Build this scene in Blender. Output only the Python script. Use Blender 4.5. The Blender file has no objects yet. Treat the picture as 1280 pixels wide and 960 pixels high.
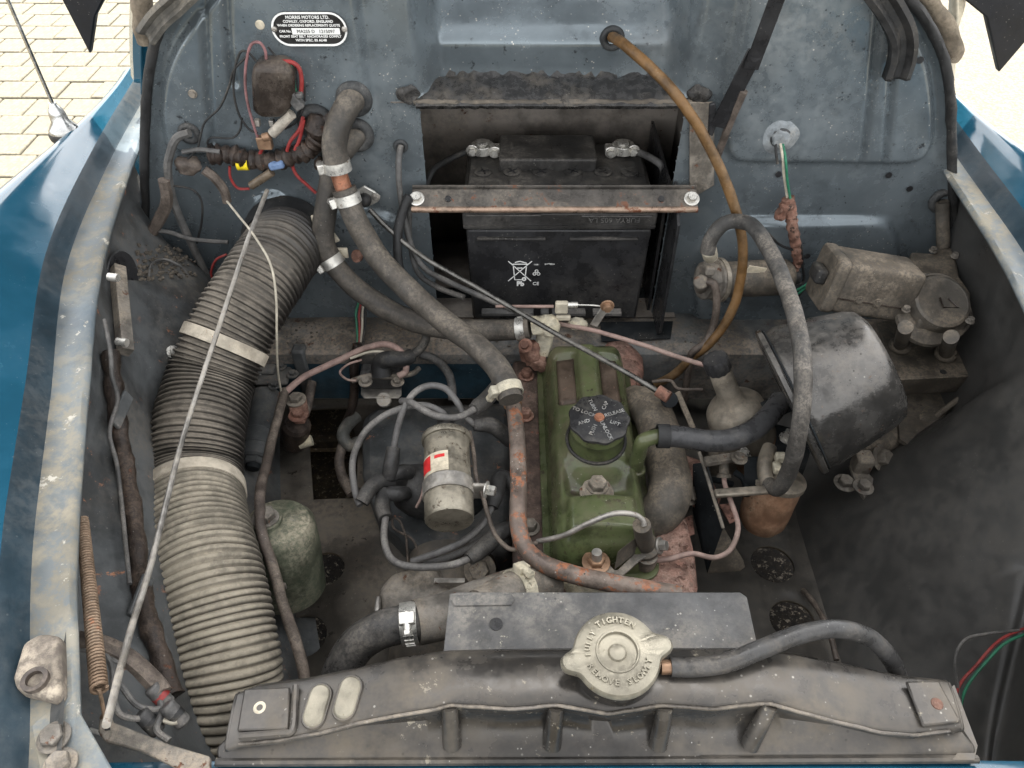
import bpy, bmesh, math, random
from mathutils import Vector as V, Matrix, noise as mnoise
random.seed(7)
R = math.radians
S = bpy.context.scene
C = S.collection
# ---------------------------------------------------------------- camera
CAM = V((0, 0, 1.45)); FPX = 950.0; PITCH = R(45)
cd = bpy.data.cameras.new('camera'); cd.lens = FPX / 1280 * 36; cd.sensor_width = 36
cd.clip_start = .02; cd.clip_end = 200
cam = bpy.data.objects.new('camera', cd); C.objects.link(cam)
cam.location = CAM; cam.rotation_euler = (R(90) - PITCH, 0, 0); S.camera = cam
# ---------------------------------------------------------------- daylight
SUN_EL, SUN_AZ = R(57), R(14)          # azimuth measured from +y towards +x
w = bpy.data.worlds.new('World'); S.world = w; w.use_nodes = True
nt = w.node_tree; bg = nt.nodes['Background']
sky = nt.nodes.new('ShaderNodeTexSky'); sky.sky_type = 'NISHITA'; sky.sun_disc = False
sky.sun_elevation = SUN_EL; sky.sun_rotation = SUN_AZ; sky.air_density = 1.0; sky.dust_density = 2.5; sky.ozone_density = .6
hs = nt.nodes.new('ShaderNodeHueSaturation'); hs.inputs['Saturation'].default_value = .08      # thin white haze, not a deep blue sky
nt.links.new(sky.outputs[0], hs.inputs['Color']); nt.links.new(hs.outputs[0], bg.inputs[0]); bg.inputs[1].default_value = .15
sl = bpy.data.lights.new('sun', 'SUN'); sl.energy = 2.0; sl.angle = R(.5); sl.color = (1, .93, .82)
so = bpy.data.objects.new('sun', sl); C.objects.link(so); so.location = (0, 0, 6)
sd = V((math.sin(SUN_AZ) * math.cos(SUN_EL), math.cos(SUN_AZ) * math.cos(SUN_EL), math.sin(SUN_EL)))
so.rotation_euler = sd.to_track_quat('Z', 'Y').to_euler()
vs = S.view_settings; vs.view_transform = 'Standard'; vs.look = 'None'; vs.gamma = 1; vs.exposure = 2.4
vs.use_curve_mapping = False
S.render.engine = 'CYCLES'
# ---------------------------------------------------------------- pixel -> world
SP, CP = math.sin(PITCH), math.cos(PITCH)
def W(px, py, z=None, y=None, t=None, x=None):
    u = (px - 640) / FPX; v = (py - 480) / FPX
    d = V((u, CP - v * SP, -SP - v * CP))
    if z is not None: t = (z - CAM.z) / d.z
    elif y is not None: t = y / d.y
    elif x is not None: t = x / d.x
    return CAM + d * t
def PTS(l, y=None, t=None):
    o = []
    for p in l:
        if isinstance(p, V): o.append(p)
        elif len(p) == 4: o.append(W(p[0], p[1], **{p[2]: p[3]}))
        elif len(p) == 3: o.append(W(p[0], p[1], z=p[2]))
        else: o.append(W(p[0], p[1], y=y, t=t))
    return o
def lerp(a, b, f): return a + (b - a) * f
def sm(a, b, v):
    f = max(0, min(1, (v - a) / (b - a))); return f * f * (3 - 2 * f)
def tab(T, k):
    if k <= T[0][0]: return T[0][1]
    for (a, b), (c, d) in zip(T, T[1:]):
        if k <= c: return lerp(b, d, (k - a) / (c - a))
    return T[-1][1]
def ctab(T, k):
    if id(T) not in ctab.c: ctab.c[id(T)] = [(p.x, p.y) for p in spline([V((a, b, 0)) for a, b in T], 10)]
    return tab(ctab.c[id(T)], k)
ctab.c = {}
def spline(P, n=8):
    if len(P) == 2: return [P[0].lerp(P[1], i / n) for i in range(n + 1)]
    Q = [P[0] * 2 - P[1]] + list(P) + [P[-1] * 2 - P[-2]]
    o = []
    for i in range(1, len(Q) - 2):
        a, b, c, d = Q[i - 1:i + 3]
        for k in range(n):
            f = k / n
            o.append(.5 * ((2 * b) + (c - a) * f + (2 * a - 5 * b + 4 * c - d) * f * f + (3 * b - a - 3 * c + d) * f ** 3))
    o.append(P[-1]); return o
def plen(P): return sum((b - a).length for a, b in zip(P, P[1:]))
def resample(P, n):
    L = plen(P); o = [P[0]]; acc = 0; k = 1; step = L / n
    for a, b in zip(P, P[1:]):
        l = (b - a).length
        while k < n and acc + l >= step * k - 1e-9:
            o.append(a.lerp(b, (step * k - acc) / max(l, 1e-9))); k += 1
        acc += l
    o.append(P[-1]); return o
def at(P, f):
    L = plen(P) * f; acc = 0
    for a, b in zip(P, P[1:]):
        l = (b - a).length
        if acc + l >= L: return a.lerp(b, (L - acc) / max(l, 1e-9)), (b - a).normalized()
        acc += l
    return P[-1], (P[-1] - P[-2]).normalized()
def basis(ax, up=None):
    ax = ax.normalized()
    r = up if up is not None else (V((0, 0, 1)) if abs(ax.z) < .9 else V((0, 1, 0)))
    s = r.cross(ax).normalized(); return s, ax.cross(s).normalized(), ax
# ---------------------------------------------------------------- mesh builder
class MB:
    def __init__(s): s.v = []; s.f = []
    def add(s, vs, fs):
        o = len(s.v); s.v += [V(p) for p in vs]; s.f += [tuple(i + o for i in f) for f in fs]; return s
    def tube(s, P, r, seg=12, cap=True, rf=None, n=None):
        if n: P = resample(P, n)
        s0 = None; rings = []; N = len(P)
        for i, p in enumerate(P):
            tg = (P[min(i + 1, N - 1)] - P[max(i - 1, 0)]).normalized()
            if s0 is None: s0, u0, _ = basis(tg)
            else:
                s0 = (s0 - tg * s0.dot(tg)).normalized(); u0 = tg.cross(s0)
            rr = rf(i / (N - 1), i) * r if rf else r
            rings.append([p + (s0 * math.cos(a) + u0 * math.sin(a)) * rr for a in [2 * math.pi * k / seg for k in range(seg)]])
        vs = [q for g in rings for q in g]; fs = []
        for i in range(N - 1):
            for k in range(seg):
                k2 = (k + 1) % seg
                fs.append((i * seg + k, i * seg + k2, (i + 1) * seg + k2, (i + 1) * seg + k))
        if cap: fs += [tuple(reversed(range(seg))), tuple(range((N - 1) * seg, N * seg))]
        return s.add(vs, fs)
    def cyl(s, a, b, r, seg=20, r2=None):
        r2 = r if r2 is None else r2
        return s.tube([a, b], 1, seg, True, lambda f, i: r if i == 0 else r2)
    def lathe(s, o, ax, prof, seg=28, up=None, rmul=None, close=False):
        a, b, c = basis(ax, up); vs = []; fs = []
        for r, h in prof:
            for k in range(seg):
                th = 2 * math.pi * k / seg; m = rmul(th, r, h) if rmul else 1
                vs.append(o + c * h + (a * math.cos(th) + b * math.sin(th)) * r * m)
        N = len(prof)
        for i in range(N if close else N - 1):
            j = (i + 1) % N
            for k in range(seg):
                k2 = (k + 1) % seg; fs.append((i * seg + k, i * seg + k2, j * seg + k2, j * seg + k))
        if not close:
            if prof[0][0] > 1e-5: fs.append(tuple(reversed(range(seg))))
            if prof[-1][0] > 1e-5: fs.append(tuple(range((N - 1) * seg, N * seg)))
        return s.add(vs, fs)
    def box(s, c, size, ax=None):
        X, Y, Z = ax if ax else (V((1, 0, 0)), V((0, 1, 0)), V((0, 0, 1)))
        h = V(size) / 2; vs = []
        for i in (-1, 1):
            for j in (-1, 1):
                for k in (-1, 1): vs.append(V(c) + X * h.x * i + Y * h.y * j + Z * h.z * k)
        return s.add(vs, [(0, 1, 3, 2), (4, 6, 7, 5), (0, 4, 5, 1), (2, 3, 7, 6), (0, 2, 6, 4), (1, 5, 7, 3)])
    def prism(s, poly, e):
        n = len(poly); vs = list(poly) + [p + e for p in poly]
        return s.add(vs, [tuple(reversed(range(n))), tuple(range(n, 2 * n))] + [(i, (i + 1) % n, (i + 1) % n + n, i + n) for i in range(n)])
    def grid(s, rows):
        n = len(rows[0]); vs = [p for r in rows for p in r]
        return s.add(vs, [(i * n + k, i * n + k + 1, (i + 1) * n + k + 1, (i + 1) * n + k) for i in range(len(rows) - 1) for k in range(n - 1)])
    def ring(s, c, ax, r0, r1, h, seg=28):
        return s.lathe(c, ax, [(r1, -h / 2), (r1, h / 2), (r0, h / 2), (r0, -h / 2)], seg, close=True)
    def torus(s, c, ax, r, q, seg=28, m=10):
        return s.lathe(c, ax, [(r + q * math.cos(2 * math.pi * k / m), q * math.sin(2 * math.pi * k / m)) for k in range(m)], seg, close=True)
    def hexa(s, c, ax, r, h):
        return s.lathe(c, ax, [(r * .93, 0), (r, h * .12), (r, h * .85), (r * .9, h)], 6)
    def ball(s, c, r, seg=16, sq=(1, 1, 1)):
        vs = []; n = seg // 2
        for i in range(n + 1):
            ph = math.pi * i / n
            for k in range(seg):
                th = 2 * math.pi * k / seg
                vs.append(V(c) + V((math.sin(ph) * math.cos(th) * r * sq[0], math.sin(ph) * math.sin(th) * r * sq[1], math.cos(ph) * r * sq[2])))
        return s.add(vs, [(i * seg + k, i * seg + (k + 1) % seg, (i + 1) * seg + (k + 1) % seg, (i + 1) * seg + k) for i in range(n) for k in range(seg)])
    def lump(s, amp, sc, seed=0):
        for i, p in enumerate(s.v):
            s.v[i] = p + mnoise.noise_vector(p * sc + V((seed, seed, seed))) * amp
        return s
def origin(p):
    o = V((0, 0, 0))
    while p is not None: o = o + p.location; p = p.parent
    return o
def obj(name, mb, m, parent=None, bevel=0, sharp=38, solid=0, loc=None, bseg=2):
    if parent is None and loc is None:
        xs = [p.x for p in mb.v]; ys = [p.y for p in mb.v]; zs = [p.z for p in mb.v]
        loc = V(((min(xs) + max(xs)) / 2, (min(ys) + max(ys)) / 2, min(zs)))
    off = origin(parent) if parent else loc
    me = bpy.data.meshes.new(name); me.from_pydata([p - off for p in mb.v], [], mb.f)
    bm = bmesh.new(); bm.from_mesh(me); bmesh.ops.remove_doubles(bm, verts=bm.verts, dist=1e-6)
    bmesh.ops.recalc_face_normals(bm, faces=bm.faces); bm.to_mesh(me); bm.free()
    me.shade_smooth(); me.set_sharp_from_angle(angle=R(sharp)); me.materials.append(m)
    o = bpy.data.objects.new(name, me); C.objects.link(o)
    if parent: o.parent = parent
    else: o.location = loc
    if solid:
        sd_ = o.modifiers.new('s', 'SOLIDIFY'); sd_.thickness = solid; sd_.offset = 0
    if bevel:
        b = o.modifiers.new('b', 'BEVEL'); b.width = bevel; b.segments = bseg; b.limit_method = 'ANGLE'; b.angle_limit = R(40); b.harden_normals = False
    return o
def tag(o, label, cat, group=None, kind=None):
    if label: o['label'] = label
    if cat: o['category'] = cat
    if group: o['group'] = group
    if kind: o['kind'] = kind
    return o
def thing(name, label, cat, loc, group=None):
    o = bpy.data.objects.new(name, None); C.objects.link(o); o.empty_display_size = .02; o.location = V(loc)
    return tag(o, label, cat, group)
def solo(name, mb, m, label, cat, group=None, **k): return tag(obj(name, mb, m, **k), label, cat, group)
def pipe(name, pts, r, m, label, cat, group=None, y=None, t=None, seg=12, n=8, **k):
    P = spline(PTS(pts, y=y, t=t), n)
    o = solo(name, MB().tube(P, r, seg, **k).lump(r * .10, 45, len(label)), m, label, cat, group); return o, P
def text(s, size, o, xd, yd, depth=.0004, align='CENTER', bold=0):
    cu = bpy.data.curves.new('txt', 'FONT'); cu.body = s; cu.size = size; cu.extrude = depth; cu.align_x = align; cu.align_y = 'CENTER'; cu.offset = bold
    cu.resolution_u = 2
    ob = bpy.data.objects.new('txt', cu); C.objects.link(ob)
    bpy.context.view_layer.update()
    me = bpy.data.meshes.new_from_object(ob.evaluated_get(bpy.context.evaluated_depsgraph_get()))
    xd = xd.normalized(); yd = yd.normalized(); zd = xd.cross(yd)
    mb = MB(); mb.add([o + xd * v.co.x + yd * v.co.y + zd * v.co.z for v in me.vertices], [tuple(p.vertices) for p in me.polygons])
    bpy.data.objects.remove(ob); bpy.data.curves.remove(cu); bpy.data.meshes.remove(me); return mb
# ---------------------------------------------------------------- materials
DUST = (.30, .25, .185)
def M(name, col, rough=.6, metal=0., dust=.5, dcol=DUST, sc=30, var=.35, bump=.25, chips=0., ccol=(.35, .17, .10), csc=60, up=.6, coat=0., spec=.28, streak=None, dsc=1., fleck=.12, stain=.28, ddet=9, dmod=.65):
    m = bpy.data.materials.new(name); m.use_nodes = True; t = m.node_tree; N = t.nodes; L = t.links
    b = N['Principled BSDF']; b.inputs['Specular IOR Level'].default_value = spec; b.inputs['Coat Weight'].default_value = coat; b.inputs['Coat Roughness'].default_value = .08
    tc = N.new('ShaderNodeTexCoord'); co = tc.outputs['Object']
    if streak:
        mp = N.new('ShaderNodeMapping'); mp.inputs['Scale'].default_value = streak; L.new(co, mp.inputs[0]); co = mp.outputs[0]
    def noise(scale, det=6, ro=.6, c=None):
        n = N.new('ShaderNodeTexNoise'); n.inputs['Scale'].default_value = scale; n.inputs['Detail'].default_value = det; n.inputs['Roughness'].default_value = ro
        L.new(c or co, n.inputs['Vector']); return n.outputs['Fac']
    def ramp(f, a, c, lo=0., hi=1.):
        n = N.new('ShaderNodeMapRange'); n.interpolation_type = 'SMOOTHSTEP'; n.inputs[1].default_value = a; n.inputs[2].default_value = c; n.inputs[3].default_value = lo; n.inputs[4].default_value = hi
        L.new(f, n.inputs[0]); return n.outputs[0]
    def math_(op, a, c):
        n = N.new('ShaderNodeMath'); n.operation = op
        for i, q in enumerate((a, c)):
            if isinstance(q, (int, float)): n.inputs[i].default_value = q
            else: L.new(q, n.inputs[i])
        n.use_clamp = op != 'SUBTRACT'; return n.outputs[0]
    def mix(f, a, c):
        n = N.new('ShaderNodeMix'); n.data_type = 'RGBA'
        if isinstance(f, (int, float)): n.inputs[0].default_value = f
        else: L.new(f, n.inputs[0])
        for i, q in ((6, a), (7, c)):
            if isinstance(q, tuple): n.inputs[i].default_value = (*q, 1)
            else: L.new(q, n.inputs[i])
        return n.outputs[2]
    n1 = noise(sc, 7, .65); n2 = noise(sc * .27 * dsc, ddet, .68); n3 = noise(sc * 8, 4, .75); n4 = noise(sc * .9 + 7, 8, .72)
    lo = tuple(c * (1 - var) for c in col); hi = tuple(min(1, c * (1 + var)) for c in col)
    cur = mix(ramp(n1, .36, .64), lo, hi)
    if stain: cur = mix(math_('MULTIPLY', ramp(n4, .52, .62), stain), cur, tuple(c * .28 for c in col))       # oily marks with shapes of their own
    df = None
    if dust:
        ge = N.new('ShaderNodeNewGeometry'); sx = N.new('ShaderNodeSeparateXYZ'); L.new(ge.outputs['Normal'], sx.inputs[0])
        nz = ramp(sx.outputs[2], -.35, .85, 1 - up, 1.)
        ct = .64 - .28 * dust
        df = math_('MULTIPLY', ramp(n2, ct - .10, ct + .10), nz)
        df = math_('MULTIPLY', df, ramp(n3, .38, .60, 1 - dmod, 1.)); df = math_('MULTIPLY', df, min(1, dust + .2))
        cur = mix(df, cur, mix(ramp(n1, .42, .58), tuple(c * .72 for c in dcol), tuple(min(1, c * 1.18) for c in dcol)))
    if chips:
        nc = noise(csc, 5, .75); th = .64 - .19 * chips; cf = math_('MULTIPLY', ramp(nc, th, th + .055), ramp(n4, .36, .52, .25, 1.)); cur = mix(cf, cur, mix(ramp(n3, .4, .6), tuple(c * .6 for c in ccol), ccol))
    if fleck:
        for scl, msk, fc, thr in ((150, 24, (.55, .52, .46), .16), (210, 17, (.62, .6, .55), .14), (130, 30, tuple(c * .15 for c in col), .17)):
            vo = N.new('ShaderNodeTexVoronoi'); vo.inputs['Scale'].default_value = scl; L.new(tc.outputs['Object'], vo.inputs['Vector'])
            k = math_('MULTIPLY', ramp(vo.outputs['Distance'], thr * .55, thr, 1., 0.), ramp(noise(msk, 4, .6, tc.outputs['Object']), .52, .62))
            cur = mix(math_('MULTIPLY', k, min(1, fleck * 1.5)), cur, fc)
    L.new(cur, b.inputs['Base Color'])
    rr = ramp(n1, .35, .65, max(.03, rough - .12), min(1, rough + .15))
    if df is not None:
        q = N.new('ShaderNodeMix'); L.new(df, q.inputs[0]); L.new(rr, q.inputs[2]); q.inputs[3].default_value = .95; rr = q.outputs[0]
        if metal:
            q = N.new('ShaderNodeMix'); L.new(df, q.inputs[0]); q.inputs[2].default_value = metal; q.inputs[3].default_value = 0; L.new(q.outputs[0], b.inputs['Metallic'])
    else: b.inputs['Metallic'].default_value = metal
    L.new(rr, b.inputs['Roughness'])
    if bump:
        bp = N.new('ShaderNodeBump'); bp.inputs['Strength'].default_value = min(1, bump * 1.5); bp.inputs['Distance'].default_value = .0014
        hsum = math_('ADD', math_('MULTIPLY', n3, .5), math_('MULTIPLY', n1, .5))
        if chips: hsum = math_('SUBTRACT', hsum, math_('MULTIPLY', cf, .25))
        L.new(hsum, bp.inputs['Height']); L.new(bp.outputs[0], b.inputs['Normal'])
    return m
m_bulk = M('bulkhead_paint', (.150, .176, .190), .22, .45, .30, (.235, .235, .22), 7, .14, .08, chips=.10, ccol=(.06, .065, .07), csc=70, up=.25, fleck=.6, stain=.3)
m_blue = M('blue_gloss_paint', (.011, .066, .108), .15, 0, .0, sc=8, var=.12, bump=.02, coat=.5, fleck=.05, stain=0, spec=.4)
m_ledge = M('dusty_ledge_paint', (.125, .158, .182), .40, 0, .60, (.265, .23, .165), 7, .2, .25, chips=.2, ccol=(.5, .47, .4), csc=40, up=.5, ddet=3)
m_inner = M('inner_wing_paint', (.074, .078, .079), .42, 0, .42, (.15, .13, .105), 18, .3, .3, chips=.08, csc=45, up=.6)
m_dark = M('dark_underseal', (.015, .018, .020), .8, 0, .35, (.05, .044, .036), 16, .35, .35, up=.4, spec=.2, fleck=.25)
m_shelf = M('grimy_shelf', (.10, .105, .105), .6, .1, .75, (.23, .185, .14), 22, .4, .5, chips=.16, ccol=(.10, .055, .035), csc=50, up=.55)
m_recess = M('battery_recess_steel', (.19, .17, .15), .5, 0, .5, (.26, .22, .175), 18, .35, .3, chips=.1, ccol=(.12, .06, .04), up=.4)
m_seal = M('seam_sealer', (.038, .037, .036), .22, 0, .30, (.13, .11, .085), 90, .4, 1.0, up=.7)
m_floor = M('floor_grime', (.085, .076, .064), .55, 0, .6, (.145, .12, .092), 12, .4, .5, chips=.12, ccol=(.03, .025, .02), up=.3)
m_rub = M('black_rubber', (.022, .022, .022), .55, 0, .32, (.20, .175, .14), 40, .3, .3, up=.8)
m_hose = M('dusty_heater_hose', (.055, .050, .044), .5, 0, .62, (.17, .145, .115), 26, .2, .25, up=.7)
m_corr = M('dark_corrugated_hose', (.026, .024, .022), .42, 0, .55, (.22, .19, .15), 12, .3, .15, up=.93, dsc=1.2, stain=0, spec=.4, ddet=2, dmod=.3, fleck=.1)
m_corr2 = M('dusty_corrugated_hose', (.045, .041, .036), .6, 0, .92, (.30, .265, .205), 12, .3, .15, up=.85, dsc=1.2, stain=0, spec=.3, ddet=2, dmod=.2, fleck=.1)
m_strap = M('cream_strap', (.44, .39, .31), .75, 0, .4, (.36, .30, .22), 40, .25, .3, chips=.05)
m_steel = M('dull_steel', (.36, .34, .31), .42, .75, .45, (.30, .26, .20), 40, .3, .35, chips=.12, ccol=(.16, .10, .07))
m_zinc = M('bright_zinc', (.62, .60, .55), .33, .75, .2, (.42, .38, .30), 60, .2, .3, chips=.06, ccol=(.3, .22, .15))
m_brack = M('grubby_bracket', (.17, .155, .135), .6, .35, .6, (.27, .225, .17), 40, .4, .45, chips=.18, ccol=(.16, .075, .045))
m_rust = M('rusty_iron', (.17, .085, .06), .8, .1, .5, (.30, .205, .16), 45, .45, .7, chips=.22, ccol=(.055, .04, .033), csc=50)
m_pink = M('pinkish_rust', (.235, .125, .095), .85, 0, .5, (.29, .21, .17), 60, .45, .8, chips=.45, ccol=(.12, .065, .048), csc=90)
m_block = M('engine_block_brown', (.062, .042, .034), .65, .1, .45, (.16, .115, .09), 30, .4, .6, chips=.15, ccol=(.17, .075, .05))
m_green = M('engine_green_paint', (.075, .094, .038), .24, 0, .58, (.075, .058, .038), 7, .35, .10, chips=.26, ccol=(.055, .042, .029), csc=36, up=.85, fleck=.2, stain=.7, coat=.45)
m_canis = M('green_canister_paint', (.055, .068, .045), .45, 0, .6, (.31, .27, .2), 22, .3, .3, chips=.08, ccol=(.2, .19, .15), up=.9)
m_black = M('black_plastic', (.022, .022, .023), .30, 0, .25, (.15, .135, .11), 24, .25, .15, up=.8)
m_btop = M('battery_top_plastic', (.032, .031, .030), .38, 0, .6, (.135, .122, .105), 30, .25, .25, up=.85)
m_baked = M('brown_bakelite', (.036, .028, .023), .26, 0, .42, (.17, .14, .11), 35, .35, .35, chips=.1, ccol=(.22, .18, .14), csc=40, up=.5)
m_white = M('white_print', (.78, .78, .75), .6, 0, 0, var=.05, bump=0, fleck=0)
m_cream = M('cream_paint', (.50, .45, .35), .6, 0, .35, (.34, .28, .2), 50, .2, .4, chips=.1)
m_red = M('red_wire', (.24, .030, .028), .45, 0, .35, (.2, .12, .1), 60, .3, .1, fleck=0)
m_pinkw = M('pink_sleeve', (.30, .205, .175), .6, 0, .45, (.25, .205, .17), 60, .25, .2, fleck=.1)
m_greenw = M('green_wire', (.03, .16, .09), .45, 0, .2, (.16, .15, .12), 60, .3, .1, fleck=0)
m_bluew = M('blue_connector', (.13, .20, .34), .5, 0, .35, (.24, .23, .22), 60, .3, .2, fleck=.1)
m_yel = M('yellow_tape', (.75, .58, .02), .55, 0, .15, (.3, .22, .1), 90, .3, .2, fleck=0)
m_grayc = M('grey_cable', (.085, .083, .08), .5, 0, .45, (.21, .19, .165), 50, .3, .25, up=.7)
m_copper = M('copper_pipe', (.36, .15, .085), .42, .65, .3, (.33, .24, .18), 60, .3, .3, chips=.1, ccol=(.12, .07, .05))
m_brnp = M('brown_conduit', (.125, .068, .026), .40, 0, .4, (.18, .135, .085), 26, .4, .25, chips=.06, ccol=(.09, .05, .03), fleck=.1)
m_dirtp = M('dirty_brown_cable', (.085, .068, .057), .5, 0, .5, (.20, .165, .13), 50, .4, .5, chips=.12, ccol=(.05, .035, .03))
m_tape = M('tarry_harness_tape', (.030, .022, .018), .38, 0, .42, (.13, .095, .07), 45, .5, .9, chips=.12, ccol=(.14, .06, .035))
m_dashp = M('carburettor_alloy', (.27, .24, .195), .38, .55, .5, (.32, .265, .2), 34, .3, .35, up=.5)
m_brass = M('brown_brass', (.30, .185, .115), .42, .45, .4, (.26, .20, .145), 22, .4, .3, chips=.08, ccol=(.1, .07, .05))
m_bowl = M('orange_float_bowl', (.34, .19, .115), .55, .15, .45, (.30, .265, .19), 24, .4, .3, chips=.12, ccol=(.12, .11, .07), up=.3)
m_filter = M('air_filter_paint', (.10, .096, .09), .22, .65, .40, (.21, .185, .155), 18, .3, .18, chips=.10, ccol=(.20, .15, .115), csc=110, up=.7, fleck=.5)
m_motor = M('dusty_motor_casing', (.075, .068, .058), .5, .1, .68, (.19, .155, .115), 34, .22, .2, up=.5)
m_coil = M('coil_alloy', (.27, .245, .195), .36, .65, .5, (.27, .235, .175), 36, .3, .3, chips=.4, ccol=(.14, .11, .08))
m_orange = M('flaking_orange_pipe', (.15, .115, .095), .36, .2, .45, (.24, .20, .165), 16, .35, .25, chips=.60, ccol=(.36, .15, .08), csc=62, fleck=.6, stain=.7)
m_rad = M('radiator_paint', (.062, .059, .056), .22, .55, .48, (.155, .126, .088), 4, .4, .10, chips=.08, ccol=(.26, .23, .18), csc=60, up=.5, fleck=.22)
m_plate = M('dark_grey_plate', (.080, .080, .080), .5, .3, .5, (.22, .2, .17), 20, .3, .3, chips=.05, ccol=(.4, .37, .3), up=.3, fleck=.3)
m_cap = M('tarnished_brass_cap', (.235, .215, .168), .34, .6, .5, (.195, .175, .135), 40, .2, .2, chips=.25, ccol=(.20, .165, .10), fleck=.3)
m_leadg = M('grey_ignition_lead', (.13, .125, .12), .42, 0, .35, (.26, .24, .21), 50, .25, .2, up=.7)
m_boot = M('black_rubber_boot', (.050, .049, .048), .4, 0, .35, (.15, .135, .115), 50, .3, .25, up=.7)
m_chrome = M('chrome', (.45, .45, .44), .22, 1, .3, (.4, .36, .28), 60, .15, .1, fleck=.1)
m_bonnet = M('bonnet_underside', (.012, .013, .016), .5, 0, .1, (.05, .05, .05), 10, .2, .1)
m_spring = M('rusty_spring', (.22, .15, .10), .6, .4, .4, (.28, .22, .16), 60, .35, .4, chips=.15)
m_labelr = M('red_print', (.6, .03, .03), .5, 0, .2, (.3, .2, .15), 60, .2, 0, fleck=0)
m_labelw = M('aged_label', (.55, .48, .36), .6, 0, .3, (.35, .28, .2), 50, .25, .1)
m_insul = M('cream_wire', (.44, .40, .32), .55, 0, .3, (.3, .26, .2), 50, .2, .1, fleck=.1)
m_corrode = M('white_corroded_alloy', (.52, .48, .38), .8, .2, .5, (.50, .42, .26), 60, .3, .9, chips=.25, ccol=(.22, .19, .14), csc=70)
m_seatg = M('grommet_rubber', (.035, .037, .038), .55, 0, .4, (.17, .16, .145), 50, .3, .3)
m_paver = M('paver', (.178, .162, .122), .9, 0, .4, (.20, .183, .14), 60, .2, .5, fleck=0, up=0)
m_joint = M('paver_joint_sand', (.125, .105, .068), .95, 0, .0, sc=60, var=.3, bump=.4, fleck=0)
m_conc = M('pale_concrete', (.175, .155, .118), .9, 0, .5, (.215, .195, .152), 90, .3, .5, fleck=0, up=0)
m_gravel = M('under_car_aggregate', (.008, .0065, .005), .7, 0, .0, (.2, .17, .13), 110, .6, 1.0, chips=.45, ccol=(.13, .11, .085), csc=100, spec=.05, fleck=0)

# ================================================================ SETTING
def slab(name, x0, x1, y0, y1, z0, z1, m):
    mb = MB().box(((x0 + x1) / 2, (y0 + y1) / 2, (z0 + z1) / 2), (x1 - x0, y1 - y0, z1 - z0)); return obj(name, mb, m)
gr = slab('ground', -30, 30, -12, 60, -.12, -.012, m_joint); gr['kind'] = 'structure'
gl = slab('concrete_pavement', .95, 12, -4, 22, -.012, .004, m_conc); gl['kind'] = 'structure'
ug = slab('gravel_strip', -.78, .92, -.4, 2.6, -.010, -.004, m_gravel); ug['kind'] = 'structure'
pv = bpy.data.objects.new('block_paving', None); C.objects.link(pv); pv['kind'] = 'structure'
cm = []
for s in range(3):
    mb = MB().box((0, 0, 0), (.144, .160, .05)); o = obj('paver', mb, m_paver, pv, bevel=.005); cm.append(o)
first = list(cm); k = 0
for j in range(0, 24):
    y = 1.95 + j * .166
    xl, xr = -.69 * (y * .7071 + 1.02) - .45, -.30 * (y * .7071 + 1.02)
    x = -5.2 + (.075 if j % 2 else 0) + random.uniform(-.006, .006)
    while x < -.9:
        if xl < x < min(xr, -.9):
            o = first.pop() if first else cm[k % 3].copy()
            if o.name not in C.objects: C.objects.link(o)
            o.parent = pv; o.location = (x, y, -.022 + random.uniform(-.003, .003)); o.rotation_euler = (random.uniform(-.006, .006), random.uniform(-.006, .006), random.uniform(-.008, .008)); k += 1
        x += .150
# ================================================================ CAR BODY
YF = .90
car = thing('car_body', 'blue painted car body shell of the open engine bay, grey bulkhead and wings', 'car body', (0, .9, .45))
def FX(px, py): p = W(px, py, y=YF); return p.x, p.z
def poly_d(P, x, z):
    if not hasattr(poly_d, 'bb'): poly_d.bb = {}
    bb = poly_d.bb.get(id(P))
    if bb is None: bb = poly_d.bb[id(P)] = (min(p[0] for p in P) - .01, max(p[0] for p in P) + .01, min(p[1] for p in P) - .01, max(p[1] for p in P) + .01)
    if not (bb[0] < x < bb[1] and bb[2] < z < bb[3]): return -1
    d = 1e9; ins = False; n = len(P)
    for i in range(n):
        a = P[i]; b = P[(i + 1) % n]; ex, ez = b[0] - a[0], b[1] - a[1]; wx, wz = x - a[0], z - a[1]
        f = max(0, min(1, (wx * ex + wz * ez) / (ex * ex + ez * ez))); dx, dz = wx - ex * f, wz - ez * f
        d = min(d, dx * dx + dz * dz)
        if (a[1] > z) != (b[1] > z) and x < (b[0] - a[0]) * (z - a[1]) / (b[1] - a[1]) + a[0]: ins = not ins
    return math.sqrt(d) * (1 if ins else -1)
def line_d(P, x, z):
    d = 1e9
    for a, b in zip(P, P[1:]):
        ex, ez = b[0] - a[0], b[1] - a[1]; wx, wz = x - a[0], z - a[1]
        f = max(0, min(1, (wx * ex + wz * ez) / (ex * ex + ez * ez))); d = min(d, (wx - ex * f) ** 2 + (wz - ez * f) ** 2)
    return math.sqrt(d)
def sp2(l):
    return [(p.x, p.z) for p in spline([V((*FX(*q), 0)).xzy if False else V((FX(*q)[0], 0, FX(*q)[1])) for q in l], 4)]
PL = sp2([(210, 178), (205, 140), (209, 95), (226, 52), (252, 18), (285, -20), (330, -70), (430, -80), (444, -20), (455, 60), (464, 120), (470, 158), (462, 182), (440, 191), (380, 191), (300, 189), (235, 190)])
PR = sp2([(918, 60), (908, 130), (905, 170), (914, 193), (935, 199), (1000, 200), (1080, 201), (1138, 200), (1158, 185), (1163, 150), (1160, 100), (1149, 55), (1125, 10), (1095, -40), (1000, -70), (940, -60), (929, -10)])
PB = sp2([(868, 420), (870, 350), (876, 315), (890, 288), (920, 275), (1000, 273), (1095, 273), (1112, 282), (1120, 310), (1122, 400), (1000, 430)])
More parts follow.
